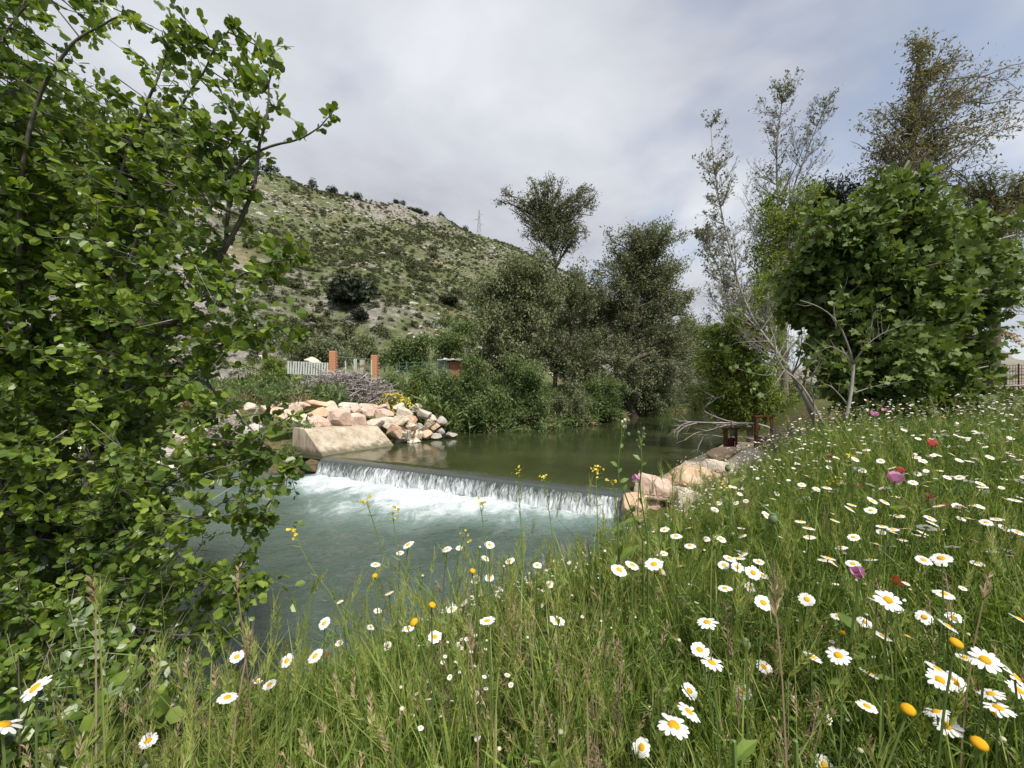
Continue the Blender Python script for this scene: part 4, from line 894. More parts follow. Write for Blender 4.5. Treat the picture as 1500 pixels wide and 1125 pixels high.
def hill_cover():
    r = np.random.default_rng(5); n = 42000
    t = r.uniform(-80, 230, n); s = r.uniform(-4, 168, n); x, y = hill_xy(t, s); z = hill_z(t, s)
    den = n2(t, s * .7, 22, 4) + .35 * n2(t, s, 6, 3); rocky = sstep(40, -10, t + .15 * s)
    u = 750 + F * x / np.maximum(y, 1); m = (r.random(n) < np.clip(.58 + 1.3 * den - .20 * rocky, .10, 1)) & (y > 20) & (u > -60) & (u < 1120)
    P = np.stack([x, y, z - .05], -1)[m]; k = len(P)
    mes = [clump_template(360 + i, 120, size=.34, flat=.7).mesh('scrub', M['scrub']) for i in range(5)]
    scatter('hillside_scrub', P, r.uniform(0, 6.28, k), r.choice([.45, .7, 1.0, 1.4], k, p=[.4, .34, .2, .06]) * r.uniform(.8, 1.2, k), mes, r.integers(0, 5, k), zs=r.uniform(.55, 1.1, k))
    n = 24000; t = r.uniform(-80, 200, n); s = r.uniform(2, 166, n); x, y = hill_xy(t, s); z = hill_z(t, s)
    den = -n2(t, s * .7, 22, 4) + .4 * n2(t + 33, s, 8, 3); rocky = sstep(45, -10, t + .15 * s)
    u = 750 + F * x / np.maximum(y, 1); m = (r.random(n) < np.clip(.25 + 1.0 * den + .45 * rocky, .03, 1)) & (y > 20) & (u > -60) & (u < 1000)
    P = np.stack([x, y, z - .05], -1)[m]; k = len(P); mes = []
    for i in range(4): mes.append(MB().add(rock_verts(400 + i, ICO1, 8) * [1, .8, .5], ICO1[1]).mesh('outcrop', ROCKS['grey']))
    scatter('hillside_stones', P, r.uniform(0, 6.28, k), r.choice([.22, .4, .65, 1.1], k, p=[.5, .33, .14, .03]) * r.uniform(.7, 1.2, k), mes, r.integers(0, 4, k), tilt=r.normal(0, .25, (k, 2)))
hill_cover()

# ------------------------------------------------------------------ pylon on the ridge
def pylon():
    D = 330.; x0 = (702 - 750) / F * D; p = ridge_point(704); zb = ZC + (572 - 352) / F * D; top = ZC + (572 - 308) / F * D; h = top - zb + 8; b = np.array([x0, D, zb - 8])
    root = thing('power_pylon', 'pale lattice electricity pylon on the ridge against the clouds', 'pylon', b)
    m = MB(); lv = np.linspace(0, 1, 9); w = lambda q: 2.6 * (1 - q) ** 1.2 + .35; A = []; B = []
    for i in range(8):
        q0, q1 = lv[i], lv[i + 1]
        c0 = [np.array([sx * w(q0), sy * w(q0), q0 * h]) for sx, sy in ((1, 1), (-1, 1), (-1, -1), (1, -1))]; c1 = [np.array([sx * w(q1), sy * w(q1), q1 * h]) for sx, sy in ((1, 1), (-1, 1), (-1, -1), (1, -1))]
        for k in range(4): A += [c0[k], c0[k], c0[(k + 1) % 4], c1[k]]; B += [c1[k], c1[(k + 1) % 4], c1[k], c1[(k + 1) % 4]]
    sticks(m, np.array(A), np.array(B), .13, .13); m.build('tower', M['steel'], root)
    for i, q in enumerate((.64, .76, .88)):
        a = MB(); z = q * h; sx = -1 if i == 1 else 1; e = np.array([sx * 4.0, 0, z + .2])
        sticks(a, np.array([[sx * w(q), .3, z], [sx * w(q), -.3, z], [sx * w(q), 0, z + 1.2]]), np.array([e, e, e]), .12, .1); sticks(a, np.array([e]), np.array([e - [0, 0, 1.2]]), .1, .1); a.build('crossarm', M['steel'], root)
    wire = MB(); e = b + np.array([-4, 0, .76 * h - 1.2]); far = px(300, 170, 180.)
    tube(wire, bez(e, (e + far) / 2 - [0, 0, 6], far, 30), .035, 3); tag(wire.build('power_cable', M['steel']), 'thin sagging power cable running from the pylon over the hill', 'cable')
pylon()

# ------------------------------------------------------------------ fence, gate pillars, shed, brush pile on the left bank
def left_bank_things():
    Y = 20.0; gb = lambda u, y_=Y: gz((u - 750) / F * y_, y_)
    for i, (u, vt, w, lab) in enumerate([(488.5, 514, 9, 'taller orange brick gate pillar beside the slatted fence'), (549, 520, 8.5, 'shorter orange brick gate pillar right of the open gate')]):
        y_ = Y + .5 * i; x = (u - 750) / F * y_; z0 = gb(u, y_) - .1; zt = px(u, vt, y_)[2]; wd = w / F * y_
        root = thing('brick_pillar', lab, 'pillar', (x, y_, z0), 'brick gate pillars'); core = MB(); box(core, (0, 0, (zt - z0) / 2), (wd - .03, wd - .03, zt - z0 - .02)); core.build('mortar', M['mortar'], root)
        n = int((zt - z0) / .085); bm = MB(); box(bm, (0, 0, 0), (wd * .49, wd * .49, .072)); me = bm.mesh('brick', M['brickpost'])
        for k in range(n):
            for sx, sy in ((-1, -1), (1, -1), (1, 1), (-1, 1)):
                if sy > 0 and k % 2: continue
                o = link('brick', me, root); o.location = (sx * wd * .255, sy * wd * .255, .05 + k * .085 + (.004 if (sx * sy) > 0 else 0)); o.rotation_euler = (0, 0, ((k * 7 + int(sx)) % 3 - 1) * .02)
    # slatted fence
    x0, x1 = (421 - 750) / F * 20.4, (486 - 750) / F * 20.0; zt0, zt1 = px(421, 529, 20.4)[2], px(486, 532, 20)[2]
    root = thing('slatted_fence', 'low fence of pale slats on a dark green frame behind the brush pile', 'fence', (x0, 20.4, gb(421)))
    off = np.array([x0, 20.4, gb(421)]); n = 17; sl = MB(); box(sl, (0, 0, 0), (.085, .02, .66)); me = sl.mesh('slat', M['white_paint'])
    for k in range(n):
        t = (k + .5) / n; o = link('slat', me, root); o.location = (x0 + (x1 - x0) * t - off[0], -.4 * t - .03, zt0 + (zt1 - zt0) * t - .32 - off[2]); o.rotation_euler = (0, (k % 3 - 1) * .03 + .05, 0)
    for dz in (-.06, -.55):
        rl = MB(); tube(rl, [(0, .02, zt0 - off[2] + dz), (x1 - x0, -.38, zt1 - off[2] + dz)], .03, 5); rl.build('rail', M['green_paint'], root)
    for t in (0, .42, .98):
        ps = MB(); tube(ps, [((x1 - x0) * t, .06 - .4 * t, -.2), ((x1 - x0) * t, .06 - .4 * t, zt0 + (zt1 - zt0) * t - off[2] + .03)], .035, 6); ps.build('post', M['green_paint'], root)
    # open gate between the pillars
    root = thing('metal_gate', 'thin pale metal gate rail between the two brick pillars', 'gate', (px(520, 560, 20.4)[0], 20.4, gb(520))); off = np.array(root.location)
    tp = MB(); tube(tp, [px(494, 523, 20.2) - off, px(545, 527, 20.6) - off], .03, 5); tp.build('top_rail', M['green_paint'], root)
    lo = MB(); tube(lo, [px(494, 548, 20.2) - off, px(545, 549, 20.6) - off], .025, 5); lo.build('bottom_rail', M['green_paint'], root)
    for u, v0, v1, lean in ((507, 552, 529, -3), (519, 545, 526, 0), (521.5, 545, 526, 0), (544, 550, 528, 0)):
        p_ = MB(); tube(p_, [px(u, v0, 20.35) - off, px(u + lean * .4, v1, 20.35) - off], .035, 5); p_.build('bar', M['white_paint'], root)
    o = MB(); box(o, (0, 0, 0), (.22, .2, 1.0)); st = o.build('stone_post', M['concrete']); st.location = tuple(px(531, 541, 20.8)); tag(st, 'short pale stone post standing inside the gateway', 'post')
    # wire fence and shed further right
    root = thing('wire_fence', 'dark wire fence right of the gate pillars among the bushes', 'fence', (px(560, 560, 23)[0], 23., gb(560, 23))); off = np.array(root.location)
    for k in range(7):
        u = 585 + k * 11; p_ = MB(); tube(p_, [px(u, 560, 23) - off, px(u, 530 - (k % 2), 23) - off], .03, 5); p_.build('post', M['green_paint'], root)
    for v in (532, 537, 543):
        w_ = MB(); tube(w_, [px(583, v, 23) - off, px(655, v - 2, 23) - off], .018, 4); w_.build('wire', M['green_paint'], root)
    Y = 24.; a = px(640, 528, Y); c = px(700, 528, Y); z0 = gb(680, Y); zt = a[2]; root = thing('shed', 'low shed with red block wall and pale flat roof above the bushes', 'shed', ((a[0] + c[0]) / 2, Y + 1, z0)); W = c[0] - a[0]
    wl = MB(); box(wl, (W * .15, .2, (zt - z0) / 2), (W * .7, 2.0, zt - z0 - .06)); wl.build('wall', M['shedwall'], root)
    wl = MB(); box(wl, (-W * .36, .3, (zt - z0) / 2), (W * .28, 1.8, zt - z0 - .1)); wl.build('grey_wall', M['concrete'], root)
    rf = MB()
    for k in range(9): box(rf, (-W * .48 + k * W / 9 + W / 18, .1, zt - z0 + .03 + .02 * (k % 2)), (W / 9 + .02, 2.5, .05))
    rf.build('roof', M['sheet'], root); ch = MB(); box(ch, (W * .18, .1, zt - z0 + .42), (.3, .3, .75)); chm = ch.build('chimney', M['concrete'], root)
    cp = MB(); box(cp, (W * .18, .1, zt - z0 + .82), (.38, .38, .06)); cp.build('cap', M['sheet'], chm)
    for k, (du, s) in enumerate(((-.30, .35), (-.16, .3), (.02, .32))):
        o = MB().add(rock_verts(500 + k, ICO2) * np.array([1.4, .9, .5]) * s * .5, ICO2[1]).build('stone', ROCKS['grey']); o.location = ((a[0] + c[0]) / 2 + du * W, Y + .6, zt + .05 + s * .22)
        tag(o, f'grey stone weighing down the shed roof, {ordinal(k)} from the chimney side', 'stone', 'stones on the shed roof')
    o = MB().add(rock_verts(520, ICO2) * [.55, .5, .35], ICO2[1]).build('boulder', ROCKS['cream']); o.location = tuple(px(459, 531, 21.2)); tag(o, 'rounded cream boulder showing over the slatted fence', 'boulder')
    # dead cane heap
    r = np.random.default_rng(9); Y = 17.0; b = px(505, 575, Y); b[2] = gz(b[0], Y); root = thing('brush_pile', 'heap of dead purplish grey canes in front of the slatted fence', 'brush pile', b)
    n = 2400; q = rdir(n, r) * r.random((n, 1)) ** .4; q[:, 2] = np.abs(q[:, 2]); hw = 92 / F * Y; ht = px(505, 543, Y)[2] - b[2]
    c = q * [hw, .9, ht]; c[:, 0] *= 1 - .35 * q[:, 2]; d = nrm(rdir(n, r) * [1, 1, .45]); l_ = r.uniform(.15, .6, n)[:, None]
    mb = MB(); sticks(mb, c - d * l_, c + d * l_, r.uniform(.010, .024, n), .007, r.random(n)); mb.build('canes', M['dead'], root, kind='stuff')
    b = px(330, 625, 12.6); b = np.array([b[0], 12.6, b[2] - .1]); root = thing('driftwood_heap', 'tangle of grey driftwood among boulders behind the alder', 'driftwood', b)
    n = 260; c = rdir(n, r) * [1.1, .5, .35]; d = nrm(rdir(n, r) * [1, .6, .4]); l_ = r.uniform(.1, .45, n)[:, None]; mb = MB(); sticks(mb, c - d * l_, c + d * l_, .012, .006); mb.build('sticks', M['dead'], root, kind='stuff')
    # yellow flowering broom and weeds in front
    r = np.random.default_rng(19)
    for i, (u, v, Y, w, lab) in enumerate([(535, 578, 17.5, 20, 'yellow flowering weeds in front of the brush pile'), (575, 585, 16.6, 22, 'bright yellow flowering bush above the boulders'), (592, 592, 16.2, 14, 'small yellow flower clump by the bank bushes'), (515, 590, 16.8, 18, 'low yellowish weeds above the top boulders'), (450, 588, 17, 20, 'green weeds with few yellow flowers left of the heap')]):
        p = px(u, v, Y); z0 = gz(p[0], Y); hh = max(.45, p[2] - z0 + .25); root = thing('yellow_bush', lab, 'bush', (p[0], Y, z0), 'yellow flowering bushes'); n = 1100; s = w / F * Y
        q = rdir(n, r) * (r.random((n, 1)) ** .4); q[:, 2] = np.abs(q[:, 2]); P = q * [s * 1.3, .5, hh]; mb = MB(); place(mb, LEAF_SLIM, P, frames(rdir(n, r) + [0, 0, .8], rdir(n, r)), .12 * r.uniform(.5, 1.3, n), r.random(n)); mb.build('leaves', M['bush'], root)
        k = 330 if i < 3 else 70; q = rdir(k, r); q[:, 2] = np.abs(q[:, 2]); P = q * [s * 1.25, .5, hh * 1.02]; mb = MB(); place(mb, LEAF_DIAMOND, P, frames(rdir(k, r), rdir(k, r)), .12 * r.uniform(.6, 1.3, k), r.random(k)); mb.build('blossom', M['yellow'], root)
        A = r.normal(size=(30, 3)) * [s * .3, .12, 0]; mb = MB(); sticks(mb, A, A + r.normal(size=(30, 3)) * [s * .6, .25, .1] + [0, 0, hh * .8], .008, .004); mb.build('stems', M['stem'], root)
    # cane clumps at the edge of the bushes
    for i, (u, Y, hgt, n, lab) in enumerate([(632, 15.6, 1.5, 60, 'pale green reed clump beside the boulder slope'), (651, 16.0, 1.2, 40, 'shorter reed clump at the waterline'), (612, 17, 1.6, 45, 'reed clump in front of the dense bush'), (705, 17.3, 1.0, 30, 'small reed tuft at the foot of the bushes')]):
        x = (u - 750) / F * Y; b = np.array([x, Y, gz(x, Y)]); root = thing('reed_clump', lab, 'reeds', b, 'reed clumps on the left bank'); mb = MB(); lf = MB()
        for k in range(n):
            p0 = r.normal(size=3) * [.28, .2, 0]; top = p0 + [r.normal() * .2, r.normal() * .15, hgt * r.uniform(.6, 1.1)]; tube(mb, bez(p0, (p0 + top) / 2, top, 4), [.012, .01, .008, .004], 4, cap=False)
            for j in range(6):
                t = r.uniform(.3, 1); a_ = p0 + (top - p0) * t; d = nrm(np.array([r.normal(), r.normal(), .8])); place(lf, LEAF_SLIM, [a_], frames(d[None], np.array([[0, 0, 1.]])), [r.uniform(.3, .5)], [r.random()])
        mb.build('canes', M['cane'], root, kind='stuff'); lf.build('leaves', M['cane'], root, kind='stuff')
left_bank_things()
def left_bank_cover():
    r = np.random.default_rng(88); n = 26000; x = r.uniform(-30, 40, n); y = r.uniform(10, 62, n); sd = poly_sdf(x, y, RIVER)
    m = (sd > .25) & is_left(x, y) & ((sd > 3.4) | (x > -2.0) | (r.random(n) < .05)) & (np.abs(x) < y * 1.4) & (r.random(n) < np.clip(1.6 - y / 40, .2, 1))
    P = np.stack([x, y, ground_z(x, y) - .03], -1)[m]; k = len(P); mes = [clump_template(600 + i, 130, size=.32, flat=1.0, leaf=LEAF_SLIM).mesh('weed', M['bush']) for i in range(4)] + [clump_template(610, 110, size=.32, leaf=LEAF_SLIM).mesh('weed', M['dry'])]
    scatter('left_bank_undergrowth', P, r.uniform(0, 6.28, k), r.uniform(.3, .75, k), mes, np.where(r.random(k) < .12, 4, r.integers(0, 4, k)), zs=r.uniform(.7, 1.5, k))
left_bank_cover()

# ------------------------------------------------------------------ sluice gates, fallen branch, fence at the far right
def sluice_things():
    def gate(label, u0, u1, vt, vb, Y, turn, screw):
        a, b_ = px(u0, vb, Y), px(u1, vb, Y); h = (vb - vt) / F * Y; w = b_[0] - a[0]; z0 = a[2]; c = np.array([(a[0] + b_[0]) / 2, Y, z0])
        root = thing('sluice_gate', label, 'sluice gate', c, 'rusty sluice gates'); root.rotation_euler = (0, 0, turn)
        for s in (-1, 1):
            m = MB(); box(m, (s * w / 2, .018, h / 2), (.012, .075, h)); box(m, (s * (w / 2 - .028), -.0225, h / 2), (.068, .006, h - .004)); m.build('post', M['rust'], root)
        m = MB(); box(m, (0, .0, h + .024), (w + .12, .09, .045)); m.build('top_beam', M['rust'], root)
        m = MB(); box(m, (0, .045, .12), (w - .05, .012, .3)); m.build('gate_plate', M['rust'], root)
        if screw:
            m = MB(); tube(m, [(0, -.01, .1), (0, -.01, h + .32)], .012, 6); m.build('screw_rod', M['rust'], root)
    gate('smaller rusty sluice gate frame with a tall screw rod', 1061, 1080, 629, 658, 9.9, .15, True)
    gate('taller rusty sluice gate frame right of the screw rod', 1105, 1133, 611, 655, 10.3, .2, False)
    r = np.random.default_rng(63); b = px(1110, 632, 10.9); root = thing('fallen_branch', 'bare fallen grey branch lying over the water behind the sluice gates', 'branch', b); wood = MB(); A = []; B = []
    main = [[(1150, 640), (1115, 622), (1075, 620), (1040, 619), (1012, 618), (996, 616)], [(1095, 622), (1060, 615), (1030, 600), (1048, 585), (1042, 580)], [(1100, 625), (1070, 622), (1040, 630), (1020, 634), (1002, 645)], [(1120, 645), (1090, 640), (1072, 624), (1050, 622)], [(1090, 640), (1062, 640), (1034, 638), (1022, 658)], [(1020, 620), (1005, 624), (992, 634)], [(1012, 618), (1000, 622), (988, 631)], [(1150, 650), (1128, 640), (1105, 640), (1080, 648)]]
    for i, pts in enumerate(main):
        P = smoothline([px(u, v, 10.9 - .1 * k + .05 * i) for k, (u, v) in enumerate(pts)], 14); tube(wood, P, np.linspace(.035 if i == 0 else .022, .005, 14), 6)
        for j in range(4, 14):
            d = nrm(nrm(P[j] - P[j - 1]) + rdir(1, r)[0] * .7); l_ = r.uniform(.1, .35); A.append(P[j]); B.append(P[j] + d * l_)
    sticks(wood, A, B, .006, .003); o = wood.build('limbs', M['dead'], root, True, b)
    # twig tangle right of the gates
    b = px(1160, 650, 9.8); root = thing('twig_tangle', 'tangle of dead twigs against the right sluice gate', 'brushwood', b); n = 420; c = rdir(n, r) * [.55, .35, .32]; d = nrm(rdir(n, r) * [1, .6, .5] + [-.6, 0, .1]); l_ = r.uniform(.1, .4, n)[:, None]
    mb = MB(); sticks(mb, c - d * l_, c + d * l_, .008, .004); mb.build('twigs', M['dead'], root, kind='stuff')
    # rusty mesh fence and dead palm at the far right
    Y = 13.; b = px(1492, 560, Y); b[2] = gz(b[0], Y); root = thing('rusty_fence', 'rusty mesh fence panel at the end of the meadow', 'fence', b)
    for k in range(4):
        m = MB(); tube(m, [(k * .45 - .45, 0, -.1), (k * .45 - .45, 0, px(0, 533, Y)[2] - b[2])], .022, 5); m.build('post', M['rust'], root)
    hh = px(0, 535, Y)[2] - b[2]; m = MB(); A = [(-.45, 0, hh * q) for q in np.linspace(.2, 1, 9)]; sticks(m, A, [(0.9, 0, a_[2]) for a_ in A], .008, .008); A = [(x, 0.02, .1) for x in np.linspace(-.45, .9, 15)]; sticks(m, A, [(a_[0], .02, hh) for a_ in A], .007, .007); m.build('mesh', M['rust'], root)
    Y = 24.; x = (1447 - 750) / F * Y; b = np.array([x, Y, gz(x, Y)]); root = thing('dry_palm', 'small palm with pale drooping fronds behind the fig tree', 'palm', b); h = px(0, 490, Y)[2] - b[2]
    m = MB(); tube(m, [(0, 0, -.1), (.05, 0, h * .5), (0, 0, h)], [.2, .17, .16], 8); m.build('trunk', M['bark'], root)
    for k in range(26):
        a_ = k * 2.4; m = MB(); q = r.uniform(-.9, .8); d = np.array([math.cos(a_), math.sin(a_), 0]); P = bez(np.array([0, 0, h]), d * .8 + [0, 0, h + .5 + q * .4], d * 1.5 + [0, 0, h - .5 + q], 8)
        for j in range(1, 8):
            n_ = 4
            for s in (-1, 1): place(m, LEAF_SLIM, np.repeat(P[j][None], n_, 0), frames(np.repeat((np.cross(d, [0, 0, 1]) * s + d * .6 + [0, 0, -.5])[None], n_, 0) + rdir(n_, r) * .2, np.repeat([[0, 0, 1.]], n_, 0)), .55 * (1 - j / 12) * np.ones(n_), r.random(n_))
        m.build('frond', M['dry'] if q < 0 else M['cane'], root, kind='stuff')
sluice_things()

# ------------------------------------------------------------------ meadow
def blade_tuft(seed, n, h0, h1, rad, width, lean=.35, col=(0, .7), seg=4, droop=.25):
    r = np.random.default_rng(seed); mb = MB()
    for _ in range(n):
        a = r.uniform(0, 6.28); b0 = np.array([math.cos(a), math.sin(a), 0]) * rad * r.random() ** .5; h = r.uniform(h0, h1); d = nrm(np.array([r.normal(), r.normal(), 0])); l_ = lean * h * r.uniform(.2, 1.2)
        t = np.linspace(0, 1, seg + 1); P = b0 + d * (l_ * t ** 1.8)[:, None] + np.array([0, 0, 1]) * (h * (t - droop * r.random() * t ** 3))[:, None]
        side = np.cross(d, [0, 0, 1]); a2 = r.uniform(-.9, .9); side = side * math.cos(a2) + d * math.sin(a2); w = width * r.uniform(.6, 1.3) * np.array([.8, 1, .85, .55, .0][:seg + 1] if seg == 4 else np.linspace(1, 0, seg + 1))
        V = np.concatenate([P - side * w[:, None] / 2, P[:-1] + side * w[:-1, None] / 2]); q = [[i, seg + 1 + i, seg + 2 + i, i + 1] for i in range(seg - 1)]
        mb.add(V, [[seg - 1, 2 * seg, seg]], q, r.uniform(*col))
    return mb
def spike(mb, p, d, ln, r, tint, awn=.06, n=16, wd=.006):
    """a grass ear: overlapping spikelets with awns"""
    d = nrm(np.asarray(d, float)); t = np.linspace(0, 1, n); P = p + d * (t * ln)[:, None]
    side = nrm(np.cross(d, rdir(n, r))); D = nrm(d + side * .55); place(mb, LEAF_SLIM, P, frames(D, np.cross(D, rdir(n, r))), np.full(n, .022 + .0 * t) * (1.1 - .4 * t), np.clip(tint + r.normal(0, .06, n), 0, 1))
    if awn: sticks(mb, P, P + nrm(d + side * .32) * awn * r.uniform(.7, 1.2, (n, 1)), .0006, .0003, tint)
def ear_tuft(seed, n, h, tint, awn, nod=.2, ln=.07):
    r = np.random.default_rng(seed); mb = MB()
    for _ in range(n):
        b0 = r.normal(size=3) * [.05, .05, 0]; hh = h * r.uniform(.75, 1.1); d = np.array([r.normal() * .18, r.normal() * .18, 1]); top = b0 + d * hh; hd = nrm(np.array([r.normal() * nod, r.normal() * nod, 1 - nod * 1.2]))
        P = bez(b0, b0 + [0, 0, hh * .6], top, 6); tube(mb, P, np.linspace(.0016, .001, 6), 3, min(tint, .6), cap=False); spike(mb, top, hd, ln * r.uniform(.8, 1.3), r, tint, awn)
        for j in range(2):
            t = r.uniform(.1, .55); p = P[int(t * 5)]; dd = nrm(np.array([r.normal(), r.normal(), 1.2])); place(mb, LEAF_SLIM, [p], frames(dd[None], np.array([[0, .3, 1.]])), [[.05, .22, .22]], [min(tint, .55)])
    return mb
def feather_tuft(seed, n, h):
    r = np.random.default_rng(seed); mb = MB(); A = []; B = []
    for _ in range(n):
        b0 = r.normal(size=3) * [.05, .05, 0]; hh = h * r.uniform(.6, 1.1); top = b0 + np.array([r.normal() * .1, r.normal() * .1, hh]); P = bez(b0, (b0 + top) / 2 + r.normal(size=3) * .02, top, 6); tube(mb, P, .0014, 3, .3, cap=False)
        for j in range(16):
            t = r.uniform(.15, 1); p = b0 + (top - b0) * t; d = nrm(np.array([r.normal(), r.normal(), .8])); l_ = r.uniform(.025, .06); e = p + d * l_; A.append(p); B.append(e)
            for _k in range(3): q = p + (e - p) * r.uniform(.3, 1); A.append(q); B.append(q + nrm(d + rdir(1, r)[0]) * l_ * .45)
    A = np.array(A); B = np.array(B); w = r.random(len(A)); sticks(mb, A, B, .0016, .0012, w)
    return mb
def leafy_tuft(seed, n, h, size):
    r = np.random.default_rng(seed); mb = MB()
    for _ in range(n):
        b0 = r.normal(size=3) * [.05, .05, 0]; hh = h * r.uniform(.6, 1.1); top = b0 + np.array([r.normal() * .08, r.normal() * .08, hh]); tube(mb, bez(b0, (b0 + top) / 2, top, 4), .0018, 3, .3, cap=False)
        k = 11; t = r.uniform(.05, 1, k); P = b0 + (top - b0) * t[:, None]; D = nrm(np.stack([r.normal(size=k), r.normal(size=k), r.uniform(.1, 1.1, k)], -1)); place(mb, LEAF_SLIM, P, frames(D, np.array([0, 0, 1.]) + .4 * rdir(k, r)), size * (1.2 - .6 * t) * r.uniform(.7, 1.2, k), r.random(k))
    return mb
def meadow_density(x, y):
    sd = poly_sdf(x, y, RIVER); return (sd > .12) & ~((sd < 3.0) & (y > 8.6) & (y < 13)) & ~is_left(x, y) & (np.hypot(x, y) > .42), sd
def meadow():
    r = np.random.default_rng(21)
    mes = [blade_tuft(700 + i, 26, .22, .52, .07, .0052, col=(0, .62)).mesh('tuft', M['grass']) for i in range(4)]                # 0-3 green grass
    mes += [ear_tuft(710 + i, 7, .55, .62, .05).mesh('tuft', M['grass']) for i in range(2)]                                      # 4-5 wild barley
    mes += [ear_tuft(715 + i, 8, .52, .55, .0, ln=.055).mesh('tuft', M['dry']) for i in range(2)]                                # 6-7 dry ears
    mes += [feather_tuft(720 + i, 7, .42).mesh('tuft', M['herb']) for i in range(3)]                                             # 8-10 feathery daisy leaves
    mes += [leafy_tuft(730 + i, 7, .45, .075).mesh('tuft', M['herb']) for i in range(2)]                                         # 11-12 leafy herbs
    mes += [blade_tuft(740, 22, .15, .45, .07, .0045, col=(.3, 1)).mesh('tuft', M['dry']), blade_tuft(741, 16, .3, .62, .05, .006, .5, (.2, .75)).mesh('tuft', M['grass'])]   # 13 dry, 14 long blades
    rr = np.random.default_rng(760)
    for v in range(2):                                                                                                            # 15-16 broad weeds
        mb = MB()
        for k in range(14):
            a = k * 2.4; h = .02 + .32 * (k / 14) * rr.uniform(.6, 1.1); d = np.array([math.cos(a), math.sin(a), rr.uniform(.1, .9)]); place(mb, LEAF_OVAL, [[.01 * d[0], .01 * d[1], h]], frames(d[None], np.array([[0, 0, 1.]]) + .3 * rdir(1, rr)), [[.030 * rr.uniform(.7, 1.2), .062 * rr.uniform(.6, 1.2), .09]], [rr.random()])
        tube(mb, [(0, 0, 0), (.01, 0, .2), (0, .01, .36)], [.003, .002, .0012], 4, .4); mes.append(mb.mesh('tuft', M['herb']))
    mb = MB(); A = []; B = []                                                                                                     # 17 reddish seed sprays
    for k in range(6):
        b0 = rr.normal(size=3) * [.04, .04, 0]; top = b0 + [rr.normal() * .06, rr.normal() * .06, rr.uniform(.4, .58)]; tube(mb, bez(b0, (b0 + top) / 2, top, 4), .0013, 3, .9, cap=False)
        for j in range(34): t = rr.uniform(.6, 1); p = b0 + (top - b0) * t; d = nrm(np.array([rr.normal(), rr.normal(), .9])); e = p + d * rr.uniform(.012, .035) * (1.5 - t); A += [p]; B += [e]; place(mb, LEAF_SLIM, [e], frames(d[None], rdir(1, rr)), [[.012, .009, .009]], [rr.uniform(.7, 1)])
    sticks(mb, A, B, .0006, .0004, .9); mes.append(mb.mesh('tuft', M['dry']))
    pts = []
    for r0, r1, den in ((.4, 1.6, 620), (1.6, 3.2, 330), (3.2, 6, 130), (6, 12, 46), (12, 26, 13)):
        n = int(den * math.pi * (r1 ** 2 - r0 ** 2) * (140 / 360)); a = np.radians(r.uniform(-68, 72, n)); q = np.sqrt(r.uniform(r0 ** 2, r1 ** 2, n)); pts.append(np.stack([q * np.sin(a), q * np.cos(a)], -1))
    n = 1300; a = np.radians(r.uniform(72, 292, n)); q = np.sqrt(r.uniform(.4, 36, n)); pts.append(np.stack([q * np.sin(a), q * np.cos(a)], -1))
    P = np.concatenate(pts); x, y = P.T; ok, sd = meadow_density(x, y); x, y, sd = x[ok], y[ok], sd[ok]; n = len(x); d = np.hypot(x, y)
    patch = n2(x, y, .7, 3); right = sstep(-.2, 1.2, x)
    w = np.zeros((n, 18)); w[:, 15:17] = .28; w[:, 17] = .18 * (1 - .6 * right); w[:, 0:4] = 1.5; w[:, 4:6] = (.55 + .5 * (patch[:, None] > .15)) * (1 - .5 * right[:, None]); w[:, 6:8] = (.20 * (1 - .75 * right) * (1 + 1.5 * sstep(.0, .3, n2(x + 9, y, .5, 3))))[:, None]
    w[:, 8:11] = (.5 + 1.4 * right)[:, None]; w[:, 11:13] = .45; w[:, 13] = .45 * (1 - .6 * right); w[:, 14] = .9
    cs = np.cumsum(w, 1); idx = (cs < (r.random(n) * cs[:, -1])[:, None]).sum(1)
    z = ground_z(x, y) - .015
    # shorter at the water's edge and close to the lens
    s = r.uniform(.75, 1.2, n) * (.82 + .18 * sstep(.2, 2.2, sd)) * (.86 + .3 * sstep(5, 12, d)) * (.72 + .28 * sstep(.4, 1.1, d))
    s = s * (1 - .4 * sstep(4, 5.5, y) * sstep(.78, .66, x / np.maximum(y, .1)))
    rim = sstep(2.4, 1.6, sd) * sstep(-1.6, -.8, x) * sstep(2.2, 1.4, x) * (y < 4.2); s = s * (1 + .55 * rim * r.random(n)); sw = r.random(n) < .55 * rim; idx = np.where(sw, r.integers(8, 13, n), idx)
    hi = 1.38 - .30 * sstep(2, .4, d)                                       # keep the line of sight over the field
    hz = np.minimum(1.0, (hi - z) / (.62 * s)); s = s * np.clip(hz, .35, 1)
    scatter('meadow_grass', np.stack([x, y, z], -1), r.uniform(0, 6.28, n), s, mes, idx, tilt=r.normal(0, .12, (n, 2)))
meadow()

